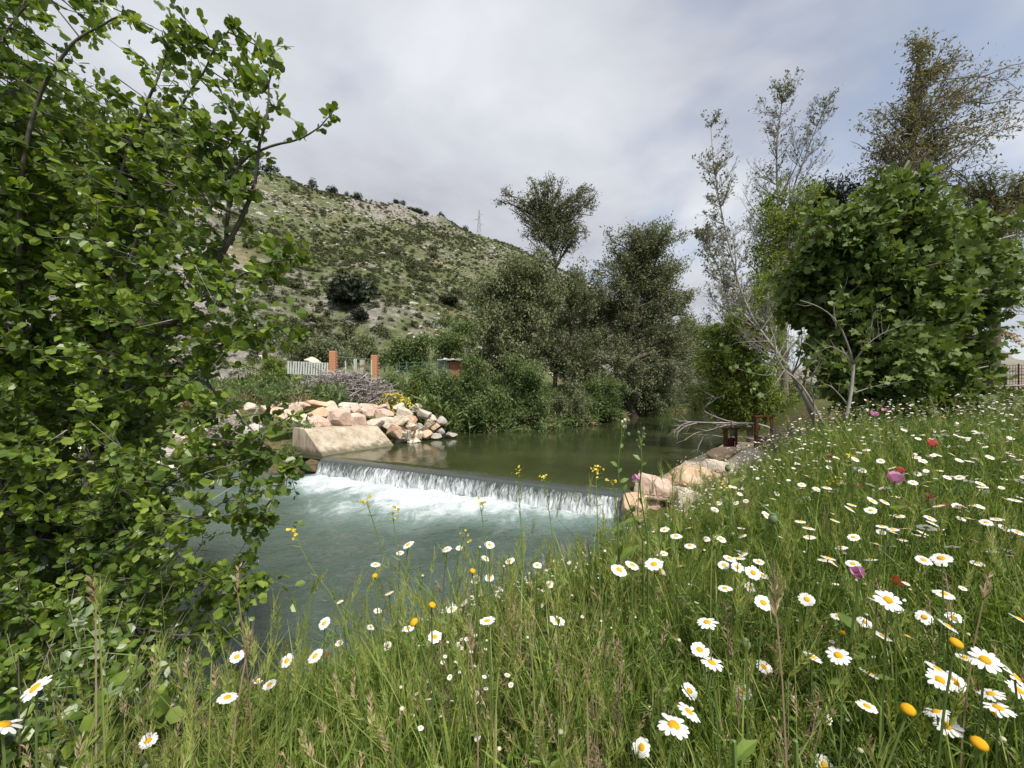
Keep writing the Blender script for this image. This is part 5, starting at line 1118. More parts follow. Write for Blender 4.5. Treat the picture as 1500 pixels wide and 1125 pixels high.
# ------------------------------------------------------------------ daisies
def daisy_meshes():
    r = np.random.default_rng(3); petals = []; discs = []; single = None; backs = []
    for v in range(5):
        mb = MB(); n = [13, 14, 12, 15, 13][v]; droop = [.05, .12, -.05, .2, .1][v]
        for k in range(n):
            a = k * 6.283 / n + r.normal() * .05; L_ = .5 * r.uniform(.88, 1.06); w = .105 * r.uniform(.85, 1.15); c, s = math.cos(a), math.sin(a)
            pr = [(.12, .035), (.26, w * .85), (.38, w), (.46, w * .8)]; V = []
            for q, hw in pr: z = .02 - droop * (q ** 2) * 1.2 + r.normal() * .006; V += [(c * q * L_ * 2 + s * hw, s * q * L_ * 2 - c * hw, z), (c * q * L_ * 2 - s * hw, s * q * L_ * 2 + c * hw, z)]
            V.append((c * L_, s * L_, .02 - droop * .3)); mb.add(V, [[6, 8, 7]], [[0, 2, 3, 1], [2, 4, 5, 3], [4, 6, 7, 5]], r.random())
        petals.append(mb.mesh('petals', M['white']))
        d = MB(); V = [(0, 0, .085)]; 
        for q, z in ((.09, .08), (.15, .055), (.19, .0)): V += [(math.cos(k * .6283) * q, math.sin(k * .6283) * q, z + .01) for k in range(10)]
        f4 = [[1 + i * 10 + k, 1 + (i + 1) * 10 + k, 1 + (i + 1) * 10 + (k + 1) % 10, 1 + i * 10 + (k + 1) % 10] for i in range(2) for k in range(10)]; d.add(V, [[0, 1 + k, 1 + (k + 1) % 10] for k in range(10)], f4)
        discs.append(d.mesh('disc', M['disc'], True))
    mb = MB(); w = .085; V = []
    for q, hw, z in ((.12, .03, .02), (.24, w * .8, .025), (.38, w, .015), (.47, w * .75, .0)): V += [(q, -hw, z), (q, hw, z)]
    V.append((.52, 0, -.01)); mb.add(V, [[6, 8, 7]], [[0, 2, 3, 1], [2, 4, 5, 3], [4, 6, 7, 5]]); single = mb.mesh('petal', M['white'])
    d = MB(); V = [(0, 0, .17)]
    for q, z in ((.10, .165), (.19, .11), (.235, .02), (.16, -.05)): V += [(math.cos(k * .6283) * q, math.sin(k * .6283) * q, z) for k in range(10)]
    d.add(V, [[0, 1 + k, 1 + (k + 1) % 10] for k in range(10)], [[1 + i * 10 + k, 1 + (i + 1) * 10 + k, 1 + (i + 1) * 10 + (k + 1) % 10, 1 + i * 10 + (k + 1) % 10] for i in range(3) for k in range(10)]); cone = d.mesh('disc', M['disc'], True)
    whole = []
    for v in range(3):
        me = petals[v].copy(); me.name = 'flower'; whole.append(me)
    return petals, discs, single, cone
PET, DISC, PETAL, CONE = daisy_meshes()
DAISY = [(1357, 773, 22), (1379, 818, 26), (1275, 820, 18), (1080, 831, 18), (1103, 839, 22), (1117, 843, 16), (1062, 862, 20), (1099, 860, 16), (1109, 871, 14), (1118, 883, 25), (1182, 878, 22), (1383, 870, 24), (1301, 879, 32), (1285, 881, 24), (1313, 891, 18), (1354, 904, 21), (1397, 905, 20), (1388, 917, 26), (1036, 912, 30), (1228, 903, 20), (1267, 912, 20), (1328, 932, 24), (1293, 932, 22), (1460, 930, 18), (1493, 907, 24), (1025, 952, 27), (1043, 971, 30), (1190, 963, 25), (1228, 960, 30), (1232, 946, 18), (1225, 975, 18), (1119, 977, 22), (1288, 959, 16), (1415, 964, 25), (1443, 967, 36), (1373, 980, 28), (1377, 996, 32), (1399, 999, 28), (1382, 950, 18), (1010, 1012, 24), (978, 1014, 18), (1088, 1013, 23), (1075, 1003, 16), (1088, 1046, 21), (1188, 1006, 20), (1273, 986, 24), (1322, 1003, 20), (1287, 1019, 22), (1267, 1021, 14), (1270, 1035, 26), (1372, 1043, 32), (1388, 1063, 32), (1452, 1017, 30), (1462, 1037, 34), (1488, 993, 34), (1493, 1012, 30), (1009, 1043, 33), (987, 1063, 46), (1493, 1072, 20), (1207, 1121, 28), (1267, 1122, 20), (1183, 1078, 14),
         (598, 798, 18), (586, 810, 12), (655, 805, 15), (717, 798, 16), (711, 818, 14), (697, 849, 15), (717, 846, 15), (570, 869, 14), (662, 892, 18), (680, 883, 13), (714, 910, 25), (816, 910, 24), (637, 933, 21), (598, 921, 19), (567, 946, 14), (543, 919, 13), (553, 895, 12), (907, 835, 26), (926, 828, 22), (958, 827, 28), (969, 836, 16), (997, 830, 17), (980, 1013, 20), (920, 1083, 20), (940, 1095, 28), (550, 827, 15), (673, 803, 11), (787, 828, 14), (805, 856, 14), (972, 811, 13), (747, 822, 16),
         (52, 1008, 36), (5, 1062, 50), (333, 1022, 27), (217, 1085, 23), (347, 962, 20), (420, 968, 20), (462, 961, 23), (475, 913, 18), (377, 998, 14), (395, 1003, 19), (497, 942, 12), (498, 882, 11)]
SPENT = [(1400, 943, 18), (1330, 1040, 19), (1434, 1090, 22), (1234, 928, 10), (1365, 1015, 10), (607, 912, 14), (692, 837, 10), (549, 844, 9), (633, 887, 12), (1460, 1048, 12), (1382, 1065, 10)]
def stem_mesh(base, top, r, rad=.0017):
    off = np.asarray(base); t = np.asarray(top) - off; c = t * [.35, .35, .6] + r.normal(size=3) * [.02, .02, 0]; mb = MB(); tube(mb, bez(np.zeros(3), c, t, 7), np.linspace(rad * 1.2, rad, 7), 4, r.random(), cap=False)
    return mb
def tilt_matrix(n, size, yaw):
    z = Vector(n).normalized(); q = Vector((0, 0, 1)).rotation_difference(z); return (q.to_matrix().to_4x4() @ Matrix.Rotation(yaw, 4, 'Z') @ Matrix.Diagonal((size, size, size, 1)))
def near_meadow_ok(p): return p[2] - gz(p[0], p[1])
HEADS = []
def where_words(u, v):
    row = 'highest' if v < 830 else 'upper' if v < 890 else 'middle' if v < 960 else 'lower' if v < 1025 else 'lowest'
    side = 'by the alder' if u < 440 else 'at the river edge' if u < 700 else 'in the dry grass' if u < 900 else 'right of the dry grass' if u < 1150 else 'below the pink poppy bud' if u < 1340 else 'in the dense corner'
    return row, side
def make_daisies():
    r = np.random.default_rng(42); recs = []
    for (u, v, w) in DAISY: recs.append((u, v, w, 'near'))
    for (u, v, w) in SPENT: recs.append((u, v, w, 'spent'))
    # the rest of the field, thickest under the fig tree
    n = 0; used = [(a, b) for a, b, _ in DAISY]
    while n < 195:
        u = 960 + 540 * r.random() ** .75; v = 628 + 200 * r.random() ** 1.25; lo = np.interp(u, [960, 1060, 1200, 1300, 1500], [780, 715, 650, 622, 612])
        if v < lo: continue
        w = np.interp(v, [610, 640, 700, 775, 850], [6, 8.5, 11.5, 15, 19]) * r.uniform(.65, 1.15); recs.append((u, v, w, 'field')); n += 1
    rows = {}
    for i, (u, v, w, kind) in enumerate(recs):
        if kind == 'near': key = where_words(u, v)
        elif kind == 'field':
            key = ('far' if v < 665 else 'mid' if v < 715 else 'near', 'left' if u < 1130 else 'centre' if u < 1330 else 'right')
        else: key = ('spent',)
        rows.setdefault((kind,) + key, []).append((u, i))
    lab = {}
    for key, lst in rows.items():
        for k, (u, i) in enumerate(sorted(lst)):
            w = recs[i][2]; size = 'broad' if w > 29 else 'medium' if w > 19 else 'small'
            if key[0] == 'near': lab[i] = f'{size} white daisy {key[2]}, {ordinal(k)} along its {key[1]} row'
            elif key[0] == 'field':
                band = {'far': 'far strip under the fig', 'mid': 'pink poppy strip', 'near': 'poppy bud strip'}[key[1]]; sd_ = {'left': 'beside the rocks', 'centre': 'mid meadow', 'right': 'towards the rusty fence'}[key[2]]
                lab[i] = f'{size} daisy, {ordinal(k)} {sd_} in the {band}'
            else: lab[i] = f'bare orange daisy head without petals, {ordinal(k)} from the left'
    for i, (u, v, w, kind) in enumerate(recs):
        D = {'near': .040, 'field': .038, 'spent': .018}[kind]; Y = D * F / w
        Y = max(Y, .5); p = px(u, v, Y); g = gz(p[0], p[1])
        if kind == 'field':
            for _ in range(8):                                              # keep stems to a believable length
                if p[2] - g < .16: Y *= .92
                elif p[2] - g > .8: Y *= 1.06
                else: break
                p = px(u, v, Y); g = gz(p[0], p[1])
            D = w * Y / F * 1.0
        p[2] = max(p[2], g + .12)
        base = np.array([p[0] + r.normal() * .05, p[1] + abs(r.normal()) * .05, 0]); base[2] = gz(base[0], base[1]) - .01
        nm = 'daisy'; root = thing(nm, lab[i], 'daisy', base, {'near': 'white daisies close by', 'field': 'daisies of the far meadow', 'spent': 'spent daisy heads'}[kind])
        nv = np.array([r.normal() * .3, -.25 + r.normal() * .3, 1.0]) if kind != 'field' else np.array([r.normal() * .3, -.12 + r.normal() * .3, 1.0]); yaw = r.uniform(0, 6.28); loc = p - base
        stem_mesh(base, p - nrm(nv) * .002, r).build('stem', M['stem'], root)
        m4 = Matrix.Translation(loc) @ tilt_matrix(nv, D, yaw)
        if kind == 'spent': o = link('disc', CONE, root); o.matrix_basis = Matrix.Translation(loc) @ tilt_matrix(nv, D / .48, yaw); continue
        k = int(r.integers(0, 5)); o = link('disc', DISC[k], root); o.matrix_basis = m4
        if w >= 30:
            n_ = 13
            for q in range(n_):
                o = link('petal', PETAL, root); o.matrix_basis = m4 @ Matrix.Rotation(q * 6.283 / n_ + r.normal() * .05, 4, 'Z') @ Matrix.Rotation(r.normal() * .08 + .06, 4, 'Y') @ Matrix.Diagonal((r.uniform(.9, 1.05), r.uniform(.9, 1.15), 1, 1))
        else: o = link('petals', PET[k], root); o.matrix_basis = m4
    # every other head too small to pick out
    n = 18000; a = np.radians(r.uniform(-14, 66, n)); q = np.where(r.random(n) < .12, r.uniform(.95, 3.0, n), np.sqrt(r.uniform(1.4 ** 2, 13 ** 2, n))) ; x, y = q * np.sin(a), q * np.cos(a); ok, sd = meadow_density(x, y)
    ok &= (sd > .7) & (r.random(n) < np.clip(.35 + 1.1 * n2(x, y, 1.3, 3) + .2 * (q > 3), .05, 1)) & (q > .95) & ~((x - 6.35) ** 2 + (y - 7.2) ** 2 < 2.0)
    x, y, q = x[ok], y[ok], q[ok]; k = len(x); z = np.minimum(ground_z(x, y) + r.uniform(.36, .62, k) * (.8 + .2 * sstep(1, 2.5, q)), 1.38 + .02 * q - r.random(k) * .1); fl = []
    for i in range(3):
        mb = MB()
        for me, t in ((PET[i], .8), ):
            co = np.zeros(len(me.vertices) * 3, np.float32); me.vertices.foreach_get('co', co); co = co.reshape(-1, 3); polys = [list(p_.vertices) for p_ in me.polygons]
            mb.add(co, [p_ for p_ in polys if len(p_) == 3], [p_ for p_ in polys if len(p_) == 4], .5)
        me = mb.mesh('flower', [M['white'], M['disc'], M['stem']]); 
        import bmesh
        bm = bmesh.new(); bm.from_mesh(me); base_n = len(bm.faces)
        b2 = bmesh.new(); b2.from_mesh(DISC[i]); vm = [bm.verts.new(v_.co) for v_ in b2.verts]
        for f_ in b2.faces: nf = bm.faces.new([vm[v_.index] for v_ in f_.verts]); nf.material_index = 1
        s_ = [bm.verts.new(c_) for c_ in ((-.04, 0, 0), (.04, 0, 0), (.06, .3, -9), (-.02, .3, -9))]; nf = bm.faces.new(s_); nf.material_index = 2
        bm.to_mesh(me); bm.free(); b2.free(); fl.append(me)
    scatter('daisy_field', np.stack([x, y, z], -1), r.uniform(0, 6.28, k), r.uniform(.014, .029, k) * (.62 + .38 * sstep(1.2, 3, q)), fl, r.integers(0, 3, k), tilt=np.stack([r.normal(.15, .28, k), r.normal(0, .28, k)], -1))
make_daisies()
def buds():
    # round cream buds between the daisies
    r = np.random.default_rng(14); bm_ = MB().add(ICO1[0] * [1, 1, .8], ICO1[1]); me = bm_.mesh('bud', M['cream'], True); 
    us = np.sort(r.uniform(560, 1490, 48)); nb = 0
    for i in range(48):
        u = us[i]; v = r.uniform(800, 1100); Y = np.interp(v, [790, 1100], [1.35, .72]) * r.uniform(.95, 1.2); p = px(u, v, Y); g = gz(p[0], p[1])
        if p[2] - g < .15 or p[2] - g > .85: continue
        base = np.array([p[0] + r.normal() * .03, p[1] + .03, g]); root = thing('daisy_bud', f'round cream daisy bud among open daisies, {ordinal(nb)} from the left', 'flower bud', base, 'closed daisy buds'); nb += 1; stem_mesh(base, p, r, .0013).build('stem', M['stem'], root)
        o = link('bud', me, root); o.location = tuple(p - base); o.scale = (r.uniform(.0035, .0055),) * 3
buds()

# ------------------------------------------------------------------ poppies, thistle, mustard and other single plants
def cup(n, open_, length, width, r):
    """petals of a poppy: each a curved sheet rising from the middle"""
    out = []
    for k in range(n):
        a = k * 6.283 / n + .3; V = []; na, nb = 6, 5
        for i in range(na):
            t = i / (na - 1)
            for j in range(nb):
                s = (j / (nb - 1) - .5) * 2; wv = width * math.sin(math.pi * (.12 + .72 * t) ** 1.0) * (1 - .15 * t)
                rr = length * (.12 + open_ * t ** .8) ; hh = length * (t - open_ * .35 * t * t) + .04 * length * math.sin(s * 5 + k * 2 + t * 3) * t
                x = rr * (1 - .12 * s * s); y = s * wv; V.append((x * math.cos(a) - y * math.sin(a), x * math.sin(a) + y * math.cos(a), hh))
        f = [[i * nb + j, i * nb + j + 1, (i + 1) * nb + j + 1, (i + 1) * nb + j] for i in range(na - 1) for j in range(nb - 1)]; out.append(MB().add(V, None, f, r.random()))
    return out
def poppy(u, v, w, D, colr, label, open_=.5, tilt=(0, 0, 1), blotch=True, leaf=True, grp='poppies in the meadow'):
    r = np.random.default_rng(int(u * 7 + v)); Y = D * F / w; p = px(u, v, Y); g = gz(p[0], p[1]); p[2] = max(p[2], g + .15); nv = nrm(np.array(tilt, float)); L_ = D * .62
    c = p - nv * L_ * .45; base = np.array([c[0] + r.normal() * .03, c[1] + .04, gz(c[0], c[1] + .04) - .01]); root = thing('poppy', label, 'poppy', base, grp); m4 = Matrix.Translation(c - base) @ tilt_matrix(nv, 1, r.uniform(0, 6))
    stem_mesh(base, c, r, .0028).build('stem', M['stem'], root)
    for q in cup(4, open_, L_, D * .36, r): o = q.build('petal', M[colr], root, True); o.matrix_basis = m4
    if blotch:
        b = MB()
        for k in range(8): a = k * .785; b.add([(0, 0, L_ * .02), (math.cos(a) * L_ * .22, math.sin(a) * L_ * .22, L_ * .12), (math.cos(a + .785) * L_ * .22, math.sin(a + .785) * L_ * .22, L_ * .12)], [[0, 1, 2]])
        o = b.build('blotch', M['blotch'], root); o.matrix_basis = m4
    pd = MB().add(ICO1[0] * [L_ * .16, L_ * .16, L_ * .22] + [0, 0, L_ * .25], ICO1[1]); o = pd.build('seed_pod', M['pod'], root, True); o.matrix_basis = m4
    if leaf:
        mb = MB(); k = 7; t = r.uniform(.1, .85, k); P = (c - base) * t[:, None]; place(mb, LEAF_OVAL, P, frames(np.stack([r.normal(size=k), r.normal(size=k), np.full(k, .7)], -1), np.array([0, 0, 1.]) + .3 * rdir(k, r)), .055 * r.uniform(.6, 1.2, k), r.random(k)); mb.build('leaves', M['herb'], root)
poppy(1312, 699, 27, .07, 'pink', 'large pink purple poppy standing above the daisies mid meadow', .42, (.05, -.1, 1))
poppy(1257, 839, 27, .042, 'pink', 'closed pink poppy bud nodding above the daisies', .22, (-.75, -.2, .55), False)
poppy(932, 701, 16, .055, 'pink', 'pink poppy seen side on against the river at the falling water', .5, (-.95, -.15, .15))
poppy(1281, 606, 13, .06, 'pink', 'small distant pink poppy in front of the fig tree shade', .5, (.2, -.2, 1))
poppy(1295, 600, 8, .05, 'pink', 'tiny pale pink poppy next to the distant pink one', .5, (0, -.2, 1), grp='poppies in the meadow')
poppy(1367, 649, 16, .06, 'red', 'red poppy in the far daisies right of the fig trunk', .6, (0, -.3, 1))
poppy(1318, 688, 15, .055, 'red', 'red poppy just behind the large pink purple poppy', .55, (.1, -.2, 1))
poppy(1315, 851, 20, .04, 'orange', 'orange red poppy with folded petals right of the pink bud', .5, (.6, -.4, .5), False)
poppy(1215, 668, 10, .05, 'dull', 'faded pink poppy near the yellow mustard flowers', .5, (0, -.2, 1))
poppy(1257, 711, 13, .05, 'dull', 'dull reddish poppy low in the grass left of the pink one', .5, (-.1, -.3, 1), False)
poppy(1362, 727, 13, .045, 'dull', 'half shed poppy with pale petals right of the pink one', .45, (.1, -.3, 1))
poppy(1385, 741, 13, .045, 'orange', 'brownish orange poppy low in the grass towards the corner', .4, (.1, -.3, 1), False)
poppy(478, 960, 9, .03, 'orange', 'small orange poppy beside a daisy at the river edge', .5, (.3, -.5, .6), False)
def single_plants():
    r = np.random.default_rng(91)
    def pod_stalk(u, v, w, Y, label, lf=True):
        p = px(u, v, Y); base = np.array([p[0] + .03, p[1] + .03, gz(p[0], p[1])]); root = thing('poppy_pod', label, 'seed pod', base, 'green poppy pods'); stem_mesh(base, p, r, .0025).build('stem', M['stem'], root); s = w / F * Y / 2
        o = MB().add(ICO2[0] * [s, s, s * 1.25] * (1 + .0 * ICO2[0]), ICO2[1]).build('pod', M['pod'], root, True); o.location = tuple(p - base + [0, 0, s])
        cp = MB(); cp.add([(0, 0, s * 2.5)] + [(math.cos(k * .785) * s * .7, math.sin(k * .785) * s * .7, s * 2.25) for k in range(8)], [[0, 1 + k, 1 + (k + 1) % 8] for k in range(8)]); cp.build('crown_cap', M['pod'], root).location = tuple(p - base)
    pod_stalk(1132, 766, 12, 1.25, 'round green poppy pod on a stalk in front of the boulders'); pod_stalk(1066, 690, 8, 2.2, 'small green poppy pod in front of the largest pale block'); pod_stalk(1093, 950, 12, .85, 'green poppy pod low among the daisies')
    def stalk(label, pts, heads, name, cat, rad=.003, col='stem', leaves=()):
        P = smoothline([px(*q) for q in pts], 18); base = P[0].copy(); base[2] = gz(base[0], base[1]); P[0] = base; root = thing(name, label, cat, base); mb = MB(); tube(mb, P - base, np.linspace(rad, rad * .5, 18), 5, .3); mb.build('stem', M[col], root); return root, P, base
    # sow thistle by the waterfall
    for pts, lab, n in (([(945, 800, 1.45), (918, 730, 1.4), (905, 690, 1.38), (913, 625, 1.36)], 'tall thistle stalk with white woolly buds before the river', 9), ([(950, 790, 1.45), (938, 720, 1.42), (940, 680, 1.4), (938, 640, 1.4)], 'shorter thistle stalk with green buds beside the pink poppy', 6)):
        root, P, base = stalk(lab, pts, 0, 'thistle', 'thistle', .0032); 
        for k in range(n):
            q = P[-1] + r.normal(size=3) * [.012, .008, .022] - [0, 0, .012]; s = r.uniform(.003, .0058); b = MB().add(ICO1[0] * [s, s, s * 1.4] + (q - base), ICO1[1]); b.build('bud', M['cream' if n == 9 and k < 6 else 'pod'], root, True)
            m = MB(); tube(m, [P[-3] - base, q - base], .0012, 3); m.build('bud_stalk', M['stem'], root)
        m = MB(); k = 6; P_ = P[[4, 7, 9, 11, 12, 14]] - base; place(m, LEAF_OVAL, P_, frames(np.stack([r.normal(size=k), r.normal(size=k) * .3, np.full(k, .9)], -1), np.tile([0, -.6, .5], (k, 1)) + .3 * rdir(k, r)), .034 * r.uniform(.6, 1.2, k), r.random(k)); m.build('leaves', M['stem'], root)
    # wild mustard: thin stems, narrow pods, yellow flower heads
    mus = [([(640, 1110, 1.0), (620, 1000, 1.0), (585, 880, 1.02), (545, 760, 1.05), (537, 735, 1.06)], 'long dark mustard stem curving over the pool with thin pods'), ([(690, 1100, .95), (680, 990, .95), (660, 930, .96), (645, 885, .97), (590, 830, 1.0), (575, 750, 1.05)], 'branched mustard stem with pods in front of the foam'),
           ([(540, 1050, 1.0), (500, 900, 1.1), (455, 830, 1.2), (430, 778, 1.25)], 'slender mustard with a single yellow head over the dark pool'), ([(720, 1000, 1.2), (715, 850, 1.25), (708, 770, 1.3), (703, 738, 1.3)], 'upright mustard before the white water'), ([(770, 960, 1.3), (765, 800, 1.35), (760, 720, 1.4), (759, 692, 1.4)], 'upright mustard reaching the waterfall edge'),
           ([(880, 900, 1.3), (876, 780, 1.35), (873, 700, 1.4), (874, 688, 1.4)], 'mustard with yellow flowers left of the thistle'), ([(830, 900, 1.4), (812, 800, 1.45), (800, 720, 1.5), (795, 700, 1.5)], 'thin mustard between two taller ones at the waterfall'), ([(1080, 790, 2.0), (1066, 720, 2.0), (1063, 711, 2.0)], 'yellow mustard flower in front of the boulders'), ([(1250, 720, 2.0), (1246, 680, 2.0), (1245, 667, 2.0)], 'yellow mustard flowers in the middle of the daisies'), ([(1228, 760, 1.7), (1225, 715, 1.7), (1224, 703, 1.7)], 'yellow mustard head low beside the dull poppy'), ([(660, 860, 1.25), (676, 800, 1.25), (680, 787, 1.25)], 'mustard tuft with small yellow flowers at the bank edge'), ([(905, 760, 1.6), (898, 715, 1.6), (896, 706, 1.6)], 'yellow mustard head near the pink side-on poppy')]
    for i, (pts, lab) in enumerate(mus):
        root, P, base = stalk(lab, pts, 0, 'mustard_plant', 'wild mustard', .0022, 'stem'); root['group'] = 'wild mustard plants'; Y = pts[-1][2]
        m = MB(); n = 15 if i < 7 else 5; A = []; B = []
        for k in range(n):
            q = P[int(r.uniform(7, 16))]; d = nrm(np.array([r.normal(), r.normal() * .5, .55])); A.append(q - base); B.append(q + d * r.uniform(.012, .03) - base)
        sticks(m, A, B, .0014, .0007, .4); m.build('pods', M['stem'], root, kind='stuff')
        m = MB(); k = 16 if i in (2, 5, 7, 8, 9) else 9; q = P[-1] - base + r.normal(size=(k, 3)) * [.009, .007, .009]; place(m, LEAF_ROUND, q, frames(rdir(k, r), rdir(k, r) + [0, -.5, .5]), .010 * r.uniform(.7, 1.3, k), r.random(k)); m.build('blossom', M['yellow'], root)
    # tall grass ears that stand out, and broad poppy leaves close to the lens
    ears = [(348, 868, 372, 990, .95), (455, 872, 425, 985, 1.0), (1080, 898, 1075, 1100, .62), (1138, 905, 1146, 1100, .62), (1043, 800, 1040, 960, 1.0), (985, 700, 990, 800, 1.7), (1440, 880, 1405, 985, .8), (730, 985, 735, 1100, .8), (775, 918, 778, 1080, .9), (690, 960, 692, 1100, .85), (860, 1020, 870, 1120, .7), (820, 930, 815, 1090, .85), (140, 885, 140, 1080, .75), (145, 910, 150, 1100, .72), (310, 968, 308, 1080, .85), (360, 965, 358, 1060, .9)]
    for i, (u, v, u0, v0, Y) in enumerate(ears):
        p = px(u, v, Y); b = px(u0, v0, Y); b[2] = gz(b[0], b[1]); root = thing('grass_ear', f'single grass ear on a tall stalk, {ordinal(sorted(e[0] for e in ears).index(u))} from the left in the foreground', 'grass ear', b, 'single tall grass ears'); stem_mesh(b, p, r, .0015).build('stem', M['grass' if i % 3 else 'dry'], root)
        mb = MB(); spike(mb, p - b, nrm(p - b + r.normal(size=3) * .2), .055, r, .6, .035 if i % 2 else 0, 18); mb.build('ear', M['grass' if i % 3 else 'dry'], root)
    for i, (u, v, Y, n, s, lab) in enumerate([(1075, 1085, .68, 9, .07, 'clump of broad poppy leaves between daisies at the lower edge'), (1140, 1120, .66, 6, .06, 'broad lobed leaf rosette right of the poppy leaf clump'), (1068, 700, 2.3, 9, .12, 'leafy upright weed before the largest pale block'), (905, 760, 1.75, 14, .14, 'tall leafy weed beside the waterfall'), (1165, 1085, .68, 5, .05, 'small broad leaved weed in the lower meadow')]):
        p = px(u, v, Y); g = gz(p[0], p[1]); base = np.array([p[0], p[1], g]); root = thing('broad_leaved_weed', lab, 'weed', base); h = max(.2, p[2] - g); m = MB(); tube(m, [(0, 0, 0), (.01, 0, h * .5), (0, 0, h)], .004, 5); m.build('stem', M['stem'], root); mes = MB().add(LEAF_OVAL[0] * [.8, 1, 1], LEAF_OVAL[1]).mesh('leaf', M['herb'])
        for k in range(n):
            a = k * 2.4; d = np.array([math.cos(a), math.sin(a), .9 - .5 * (k / n)]); Rm = frames(nrm(d)[None], np.array([[0, 0, 1.]]))[0] * s * r.uniform(.7, 1.1); m4 = np.eye(4); m4[:3, :3] = Rm; m4[:3, 3] = [0, 0, h * (.35 + .65 * k / n)]; o = link('leaf', mes, root); o.matrix_basis = Matrix(m4.tolist())
single_plants()

# ------------------------------------------------------------------ the alder on the near bank
def in_poly(u, v, P): return poly_sdf(np.asarray(u, float), np.asarray(v, float), np.array(P, float)) < 0
ALDER_EDGE = [(-120, -120), (170, -60), (200, 35), (150, 62), (175, 78), (235, 22), (262, 15), (285, 45), (330, 35), (352, 30), (372, 80), (405, 60), (420, 80), (412, 150), (385, 165), (395, 215), (372, 262), (408, 350), (452, 372), (440, 418), (385, 440), (450, 490), (432, 515), (352, 512), (300, 560), (318, 612), (345, 635), (410, 590), (440, 605), (432, 690), (392, 715), (398, 775), (362, 800), (388, 860), (310, 905), (345, 930), (270, 985), (120, 1010), (-120, 1010)]
def alder():
    r = np.random.default_rng(123); base = np.array([-2.45, 2.6, gz(-2.45, 2.6) - .1]); root = thing('alder_tree', 'leafy green alder with round leaves leaning over the pool', 'tree', base); wood = MB()
    stems = [[(110, 960, 2.45), (120, 760, 2.4), (170, 600, 2.3), (232, 505, 2.2), (285, 440, 2.1), (330, 360, 2.0), (365, 280, 1.95), (385, 200, 1.9), (395, 130, 1.9), (402, 75, 1.88)],
             [(330, 360, 2.0), (345, 250, 1.97), (395, 216, 1.92), (435, 205, 1.9), (470, 185, 1.88), (488, 163, 1.87)],
             [(120, 760, 2.4), (150, 520, 2.3), (165, 320, 2.2), (195, 200, 2.15), (225, 130, 2.1), (245, 75, 2.1), (252, 30, 2.1)],
             [(150, 520, 2.3), (215, 300, 2.2), (255, 180, 2.1), (295, 110, 2.05), (320, 60, 2.0), (345, 35, 2.0)],
             [(100, 800, 2.4), (40, 560, 2.2), (30, 300, 2.0), (55, 150, 1.95), (110, 60, 1.9), (165, 30, 1.9), (203, 34, 1.88)],
             [(40, 560, 2.2), (-30, 350, 2.1), (-40, 150, 2.0), (20, 30, 2.0), (90, -20, 2.0)],
             [(170, 600, 2.3), (250, 540, 2.2), (330, 500, 2.1), (400, 485, 2.05), (447, 494, 2.0)],
             [(285, 440, 2.1), (340, 410, 2.0), (395, 385, 1.95), (447, 378, 1.92)],
             [(110, 860, 2.4), (180, 760, 2.2), (280, 690, 2.1), (360, 640, 2.05), (435, 606, 2.0)],
             [(180, 760, 2.2), (260, 760, 2.1), (340, 755, 2.0), (396, 765, 1.95)],
             [(110, 900, 2.4), (200, 860, 2.2), (290, 850, 2.05), (385, 850, 1.95)], [(110, 930, 2.4), (180, 920, 2.1), (260, 930, 1.95), (335, 930, 1.9)],
             [(90, 850, 2.4), (30, 760, 2.1), (-40, 650, 1.9), (-90, 560, 1.8)], [(90, 900, 2.4), (20, 880, 2.0), (-60, 830, 1.8)], [(232, 505, 2.2), (300, 560, 2.1), (380, 640, 2.0), (425, 690, 1.95)], [(215, 300, 2.2), (280, 260, 2.05), (340, 210, 1.95), (372, 165, 1.9)]]
    S = []
    for i, s in enumerate(stems):
        P = smoothline([px(*q) for q in s], 30); P[5:-3] += n2(np.arange(22) * .35 + i * 9, np.arange(22) * 0 + i, 1, 2)[:, None] * .02 * rdir(1, r); S.append(P)
        a = .024 if i == 0 else .015 if i in (2, 4) else .009; tube(wood, P, np.linspace(a, .0018, 30), 6)
    tube(wood, [base, px(112, 960, 2.45)], [.06, .035], 8)
    allP = np.concatenate([P[6:] for P in S]); tips = []
    # shoots out of the stems, chosen so that they end inside the crown
    n = 0; segs = []
    while n < 2600:
        u = r.uniform(-110, 452); v = r.uniform(-100, 1000)
        if not in_poly(u, v, ALDER_EDGE): continue
        if u > 300 and r.random() < .15: continue
        if v < 175 and r.random() < (.62 if u > 60 else .2): continue
        if n > 1150 and (u > (300 if v < 640 else 250) or v < 165): continue
        if 60 < u < 235 and 30 < v < 150 and r.random() < .6: continue
        if u > 250 and 280 < v < 620 and r.random() < .55: continue
        if u > 290 and v > 620 and r.random() < .35: continue
        Y = r.uniform(1.8, 3.1)
        if n > 1150: Y = r.uniform(2.1, 3.5)
        if u > 280: Y = r.uniform(1.8, 2.4)
        e = px(u, v, Y)
        if e[2] < gz(e[0], e[1]) + .05: continue
        dd = np.linalg.norm(allP - e, axis=1) + .35 * np.maximum(0, allP[:, 2] - e[2]); k = np.argmin(dd); s = allP[k]
        if np.linalg.norm(s - e) > .75: s = s * .4 + e * .6 + r.normal(size=3) * .05
        segs.append((s, e)); n += 1
    LP = []; LD = []; LN = []; LS = []; LT = []
